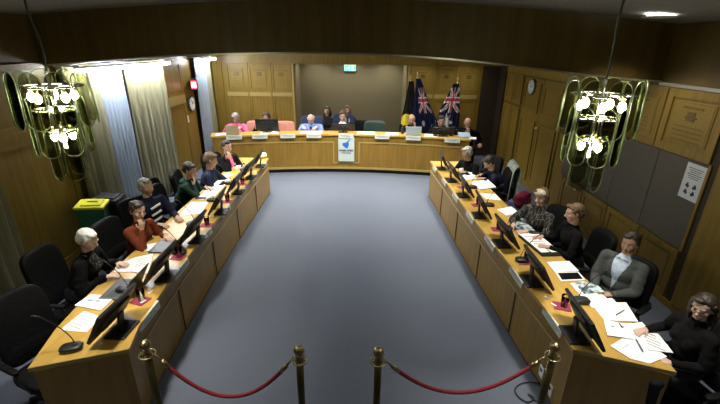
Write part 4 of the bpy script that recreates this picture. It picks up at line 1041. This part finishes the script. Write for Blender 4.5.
# ================================================================== CHANDELIERS
Mbulb = mat('lit_bulb', (1, 1, 1), .4, emit=(1, .98, .80), es=38)
def chandelier(x, y, label, rot=0.):
    t = empty('chandelier', (x, y, 0), rot, label, 'chandelier'); zc = ceilz(x)
    MB().lathe((0, 0, zc - .04), [(.02, 0), (.06, .012), (.065, .04)], 24).build('ceiling_rose', Mchrome, t, True)
    MB().tube([(.012 * math.sin(q * 7), .01 * math.sin(q * 5), 2.66 + (zc - .03 - 2.66) * q) for q in [i / 20 for i in range(21)]], .0075, 8).build('chain', mat('chain_metal', (.05, .05, .035), .5, .5), t, True)
    fr = MB(); fr.cone((0, 0, 2.12), (0, 0, 2.67), .012, .012)
    for r, z in ((.19, 2.575), (.14, 2.42), (.08, 2.27)):
        fr.tube([(r * math.cos(2 * PI * i / 32), r * math.sin(2 * PI * i / 32), z) for i in range(32)], .006, 8, closed=True)
        for k in range(6): a = PI * k / 3; fr.cone((0, 0, z), (r * math.cos(a), r * math.sin(a), z), .005, .005, 8)
    fr.build('frame', Mchrome, t, True)
    for n, R_, w, h, zt, tilt in ((10, .226, .132, .36, 2.675, .03), (8, .165, .115, .38, 2.50, .02), (5, .095, .115, .36, 2.29, 0)):
        for k in range(n):
            a = 2 * PI * (k + (.5 if n == 8 else 0)) / n
            B = M.Rotation(a, 3, 'Z') @ M.Rotation(-tilt, 3, 'Y')
            pts = [(w / 2 * math.cos(q), h / 2 - w / 2 + w / 2 * math.sin(q)) for q in [PI * i / 12 for i in range(13)]] + [(w / 2 * math.cos(q), -h / 2 + w / 2 + w / 2 * math.sin(q)) for q in [PI + PI * i / 12 for i in range(13)]]
            c = V((R_ * math.cos(a), R_ * math.sin(a), zt - h / 2)); th = .003
            tr = lambda u_, v_, d_: c + B @ V((d_, u_, v_))
            mb = MB(); A1 = [mb.b.verts.new(tr(u_, v_, -th)) for u_, v_ in pts]; A2 = [mb.b.verts.new(tr(u_, v_, th)) for u_, v_ in pts]; m = len(pts)
            f = mb.b.faces.new(A1[::-1]); f = mb.b.faces.new(A2)
            for i in range(m): mb.b.faces.new((A1[i], A1[(i + 1) % m], A2[(i + 1) % m], A2[i]))
            pl = mb.build('glass_plate', Msmoke, t)
            MB().tube([tr(u_ * .99, v_ * .995, 0) for u_, v_ in pts], .0028, 6, closed=True).build('glass_rim', Mrimg, pl, True)
    for n, R_, z in ((5, .125, 2.505), (3, .06, 2.235)):
        for k in range(n):
            a = 2 * PI * (k + .3) / n; c = V((R_ * math.cos(a), R_ * math.sin(a), z))
            b_ = MB().ell(c, (.023, .023, .034), sub=3).build('bulb', Mbulb, t, True)
            MB().cone(c + V((0, 0, .03)), c + V((0, 0, .07)), .013, .013, 12).build('socket', Mbrass, b_, True)
    for z, e in ((2.50, 9), (2.22, 4)):
        l = bpy.data.lights.new('lamp', 'POINT'); l.energy = e; l.color = (1, .95, .78); l.shadow_soft_size = .06
        o = bpy.data.objects.new('lamp', l); C.objects.link(o); o.location = (0, 0, z - .07); o.parent = t
    return t
Mrimg = mat('polished_glass_rim', (.17, .21, .12), .28, .6)
chandelier(1.575, 2.66, 'lit tiered smoked-glass chandelier hanging over the right desk', .2)
chandelier(-2.08, 2.72, 'lit tiered smoked-glass chandelier hanging over the left desk', .5)

# ================================================================== FLAGS
FW, FR, FN = mat('flag_white', (.48, .48, .50), .8), mat('flag_red', (.34, .015, .03), .8), cloth('flag_navy', (.006, .009, .036)); FY = mat('flag_yellow', (.80, .68, .04), .8); FK = cloth('flag_black', (.010, .010, .012)); 
def star(x, y, cx, cy, r, n=7):
    dx, dy_ = x - cx, y - cy; q = math.hypot(dx, dy_)
    if q > r: return False
    a = math.atan2(dy_, dx) * n / (2 * PI); f = abs(a - round(a)) * 2
    return q < r * (1 - .55 * f)
def jack(u, v):      # union flag over the unit square
    x, y = (u - .5) * 2, (v - .5) * 2
    if abs(x) < .10 or abs(y) < .13: return 1
    if abs(x) < .18 or abs(y) < .24: return 0
    dd = abs(abs(x) - abs(y))
    if dd < .07: return 1
    if dd < .22: return 0
    return 2
def flag(px, py, top, edges, design, label, name='flag', folds=5, ph=0):
    t = empty(name, (px, py, 0), 0, label, 'flag')
    MB().lathe((0, 0, 0), [(.17, 0), (.17, .02), (.05, .05), (.02, .08)], 24).build('stand_base', Mpost, t, True)
    MB().cone((0, 0, .05), (0, 0, top), .013, .012, 12).build('pole', Mbrass if design != 1 else Mwhite, t, True)
    MB().lathe((0, 0, top), [(.012, 0), (.028, .02), (.02, .05), (.002, .10)], 12).build('spear_finial', Mbrass, t, True)
    z0, z1 = top - .06, edges[-1][0]
    def ed(z):
        for (za, la, ra), (zb, lb, rb) in zip(edges, edges[1:]):
            if z >= zb: q = (za - z) / (za - zb); return la + (lb - la) * q, ra + (rb - ra) * q
        return edges[-1][1:]
    mb = MB(); nu, nv = 84, 110; gr = []
    for j in range(nv + 1):
        tt = j / nv; z = z0 + (z1 - z0) * tt; l, r = ed(z); row = []
        for i in range(nu + 1):
            s = i / nu; a = .012 + .055 * tt
            row.append(mb.b.verts.new((l + (r - l) * s, -.035 - .02 * tt + a * math.sin(s * folds * 2 * PI + ph + tt * 1.5) * .8, z + .02 * math.sin(s * 9) * tt)))
        gr.append(row)
    for j in range(nv):
        for i in range(nu):
            f = mb.b.faces.new((gr[j][i], gr[j][i + 1], gr[j + 1][i + 1], gr[j + 1][i])); f.material_index = design((i + .5) / nu, (j + .5) / nv)
    o = mb.build('cloth', [FN, FR, FW, FY, FK], t, True); sd = o.modifiers.new('s', 'SOLIDIFY'); sd.thickness = .003
    return t
def d_left(s, v):
    if .12 < v < .46:
        q = jack((s - .30) / .62, (v - .12) / .34) if .30 < s < .92 else 2
        return {1: 1, 0: 2, 2: 0}[q]
    w = .9 / 1.1
    for cx, cy in ((.46, .60), (.80, .66), (.62, .77), (.86, .86)):
        if star((s) * .9, v * 1.15, cx * .9, cy * 1.15, .055): return 2
    return 0
def d_right(s, v):
    if .05 < v < .42:
        q = jack(min(max((s - .05) / .9, 0), 1), (v - .05) / .37); return {1: 1, 0: 2, 2: 0}[q]
    if star(s * .62, v * 1.15, .42 * .62, .56 * 1.15, .17): return 2
    return 0
def d_abo(s, v):
    if math.hypot((s - .27) * .42, (v - .60) * 1.15) < .15: return 3
    return 4
fy = 10.45
def fx(u, v): p = G(u, v, y=fy); return p
pA = fx(417, 76); bx_ = pA.x
def E_(lst, px): 
    out = []
    for vv, ul, ur in lst: a, b_ = fx(ul, vv), fx(ur, vv); out.append((a.z, a.x - px, b_.x - px))
    return out
flag(bx_ + .0, fy, pA.z, E_([(74, 416, 419), (85, 416, 423), (100, 414, 428), (118, 412, 436), (140, 409, 441), (150, 408, 441)], bx_), d_left, 'navy flag with union jack and white stars draped on the left pole', ph=.4)
pC = fx(412, 79); flag(pC.x - .02, fy + .16, pC.z, [(z_, l - .02, r) for z_, l, r in E_([(79, 411, 414), (100, 407, 416), (118, 403, 420), (150, 400, 424)], pC.x - .02)], d_abo, 'black flag with a yellow disc showing behind the left navy flag', folds=3)
pB = fx(457.5, 81); flag(pB.x, fy, pB.z, E_([(79, 455.5, 458.5), (90, 450, 459.5), (105, 442, 459.5), (120, 436, 459), (150, 432, 458)], pB.x), d_right, 'navy flag with union jack and large white star on the right pole', ph=1.4)

# ================================================================== BINS
def bin_(x, y, rz, body, lid, label, open_=False):
    t = empty('wheelie_bin', (x, y, 0), rz, label, 'bin')
    mb = MB(); lo = [(-.21, -.24), (.21, -.24), (.21, .22), (-.21, .22)]; hi = [(-.28, -.34), (.28, -.34), (.28, .30), (-.28, .30)]
    A = [mb.b.verts.new((a, b, .08)) for a, b in lo]; B = [mb.b.verts.new((a, b, .96)) for a, b in hi]
    mb.b.faces.new(A[::-1]); mb.b.faces.new(B)
    for i in range(4): mb.b.faces.new((A[i], A[(i + 1) % 4], B[(i + 1) % 4], B[i]))
    bmesh.ops.bevel(mb.b, geom=list(mb.b.edges), offset=.03, segments=3, affect='EDGES')
    mb.b2((-.30, -.36, .93), (.30, .32, .97), .01); mb.build('body', body, t)
    mb = MB(); mb.box((0, -.02, 1.00), (.61, .70, .045), M.Rotation(math.radians(3), 3, 'X'), .02); mb.box((0, -.05, 1.03), (.44, .46, .03), M.Rotation(math.radians(3), 3, 'X'), .014); mb.build('lid', lid, t)
    MB().cone((-.27, .37, .97), (.27, .37, .97), .016, .016, 10).cone((-.27, .37, .97), (-.27, .28, .95), .014, .014, 8).cone((.27, .37, .97), (.27, .28, .95), .014, .014, 8).build('handle', body, t, True)
    for s in (-1, 1): MB().cone((s * .20, .26, .10), (s * .26, .26, .10), .10, .10, 20).build('wheel', Mplast, t, True)
    return t
_p = G(87, 203, z=.84); _q = G(107, 195, z=.84)
b1 = bin_(_p.x + .05, _p.y, .30 + PI / 2, Mgreenbin, Myellow, 'green wheelie bin with bright yellow lid at the left wall')
MB().box((0, -.05, 1.048), (.06, .24, .003), M.Rotation(math.radians(3), 3, 'X')).build('lid_slot', Mplast, b1)
MB().box((.0, -.325, .70), (.16, .004, .05), M.Rotation(-.1, 3, 'X')).build('marking', mat('bin_print', (.35, .55, .40), .6), b1)
b2 = bin_(_q.x, _q.y, .1 + PI / 2, Mplast, Mplast, 'black wheelie bin behind the green one in front of the curtain')
b1.scale = (.54, .50, .82); b2.scale = (.50, .48, .80)

# ================================================================== WALL ITEMS
p = G(350, 68, y=YA - .06)
es = empty('exit_sign', (p.x, YA - .04, p.z), 0, 'small lit green exit sign high on the alcove wall', 'sign')
MB().box((0, 0, 0), (.34, .06, .17), None, .008).build('housing', Mwhite, es)
MB().box((0, -.032, 0), (.31, .004, .14)).build('face', mat('exit_green', (.02, .45, .18), .4, emit=(.05, .9, .38), es=1.6), es)
Mglow = mat('exit_white', (.9, 1, .95), .4, emit=(.85, 1, .92), es=1.2)
fig = MB(); y0 = -.036
fig.ell((-.035, y0, .045), (.012, .002, .012), sub=2); fig.box((-.03, y0, .015), (.02, .003, .045), M.Rotation(.3, 3, 'Y')); fig.box((-.015, y0, -.022), (.012, .003, .05), M.Rotation(-.6, 3, 'Y')); fig.box((-.052, y0, -.02), (.012, .003, .05), M.Rotation(.7, 3, 'Y')); fig.box((-.005, y0, .022), (.04, .003, .009), M.Rotation(.3, 3, 'Y')); fig.box((-.055, y0, .015), (.03, .003, .009), M.Rotation(-.5, 3, 'Y'))
fig.box((.07, y0, 0), (.055, .003, .11)); fig.box((-.115, y0, 0), (.04, .003, .014)); fig.build('running_figure', Mglow, es)
p = G(192, 84, x=XL + .1)
ld = empty('display_panel', (XL + .14, 9.30, p.z), 0, 'small black box with glowing red display on the left wall', 'display')
MB().box((0, 0, 0), (.14, .44, .22), M.Rotation(.35, 3, 'Z'), .01).build('housing', Mplast, ld)
R = M.Rotation(.35, 3, 'Z')
MB().box(R @ V((.072, .06, 0)) if False else R @ V((0, -.222, 0)), (.11, .006, .17), R).build('face', mat('led_red', (.6, .02, .04), .4, emit=(1, .05, .12), es=2.2), ld)
Mled = mat('led_white', (1, .9, .9), .4, emit=(1, .75, .8), es=7)
mb = MB()
for dx, segs in ((-.026, ((0, .045, 0), (0, -.045, 0), (0, 0, 0), (.017, .022, 1), (-.017, -.022, 1), (.017, -.022, 1))), (.026, ((0, .045, 0), (0, -.045, 0), (0, 0, 0), (-.017, .022, 1), (.017, -.022, 1)))):
    for sx_, sz_, ver in segs: mb.box(R @ V((dx + sx_, -.227, sz_)), (.008, .004, .042) if ver else (.036, .004, .010), R)
mb.build('digits', Mled, ld)
def clock(loc, axis_rot, label):
    t = empty('wall_clock', loc, axis_rot, label, 'clock')
    MB().cone((0, 0, 0), (0, -.05, 0), .165, .160, 40).build('case', Mplast2, t, True)
    MB().cone((0, -.05, 0), (0, -.053, 0), .145, .145, 40).build('face', Mclock, t)
    MB().box((.03, -.056, .02), (.09, .003, .012), M.Rotation(-.6, 3, 'Y')).box((-.02, -.056, .045), (.012, .003, .11), M.Rotation(-.3, 3, 'Y')).build('hand', Mplast, t)
    mb = MB()
    for k in range(12): a = PI * k / 6; mb.box((.122 * math.sin(a), -.055, .122 * math.cos(a)), (.008, .003, .026), M.Rotation(a, 3, 'Y'))
    mb.build('hour_mark', Mplast, t)
    return t
p = G(191, 104, x=XL + .05); clock((XL + .022, 9.22, p.z), PI / 2, 'round wall clock below the red display on the left wall')
p = G(533, 87, x=XR - .05); clock((XR - .04, p.y, p.z), -PI / 2, 'round wall clock on the panelling of the right wall')
p = G(188, 119, x=XL + .02); sw = empty('light_switch', (XL + .025, p.y, p.z), 0, 'small pale switch plate under the left wall clock', 'switch'); MB().box((0, 0, 0), (.012, .08, .16), None, .004).build('plate', Mwhite, sw); MB().box((.008, 0, 0), (.006, .02, .03)).build('rocker', Mwhite, sw)
for k, (a, b) in enumerate(((4.02, 4.76), (4.76, 5.50), (5.50, 6.24), (6.24, 6.95))):
    t = empty('pinboard', (XR, (a + b) / 2, 1.22), 0, 'grey fabric pinboard panel on the right wall, %s' % ['nearest, with the white notice', 'second from the notice', 'third from the notice', 'farthest from the camera, behind the chandelier'][k], 'pinboard', 'grey pinboards')
    h = (b - a) / 2 - .006
    MB().box((-.012, 0, 0), (.022, 2 * h, .99), None, .004).build('board', Mpin, t)
mb = MB(); mb.b2((XR - .03, 3.985, .71), (XR, 4.02, 1.73)); mb.build('frame_stile', Wdesk, wr)
a, b = G(687, 165, x=XR - .03), G(700, 202, x=XR - .03)
no = empty('notice', (XR - .027, (a.y + b.y) / 2 + .02, (a.z + b.z) / 2), 0, 'white paper notice with four small pictures on the nearest pinboard', 'notice')
MB().box((0, 0, 0), (.003, .27, .40)).build('sheet', mat('notice_paper', (.62, .66, .70), .7), no)
mb = MB()
for k in range(6): mb.box((-.002, 0, .15 - k * .022), (.001, .20 - .03 * (k % 3), .007))
for sx_ in (-1, 1):
    for sz_ in (0, 1): mb.box((-.002, sx_ * .05, -.05 - sz_ * .075), (.001, .05, .035), M.Rotation(.4 * sx_, 3, 'X')); mb.box((-.002, sx_ * .05, -.03 - sz_ * .075), (.001, .02, .03))
mb.build('print', Mink, no)

# ================================================================== WORLD & VIEW
w = bpy.data.worlds.new('w'); scene.world = w; w.use_nodes = True
w.node_tree.nodes['Background'].inputs[0].default_value = (.55, .6, .7, 1); w.node_tree.nodes['Background'].inputs[1].default_value = .008
vs = scene.view_settings; vs.view_transform = 'Standard'; vs.look = 'None'; vs.exposure = 1.08; vs.gamma = 1; vs.use_curve_mapping = False
scene.cycles.use_denoising = True; scene.cycles.max_bounces = 8; scene.cycles.transparent_max_bounces = 24; scene.cycles.sample_clamp_indirect = 4

bpy.data.scenes.remove(SCR)
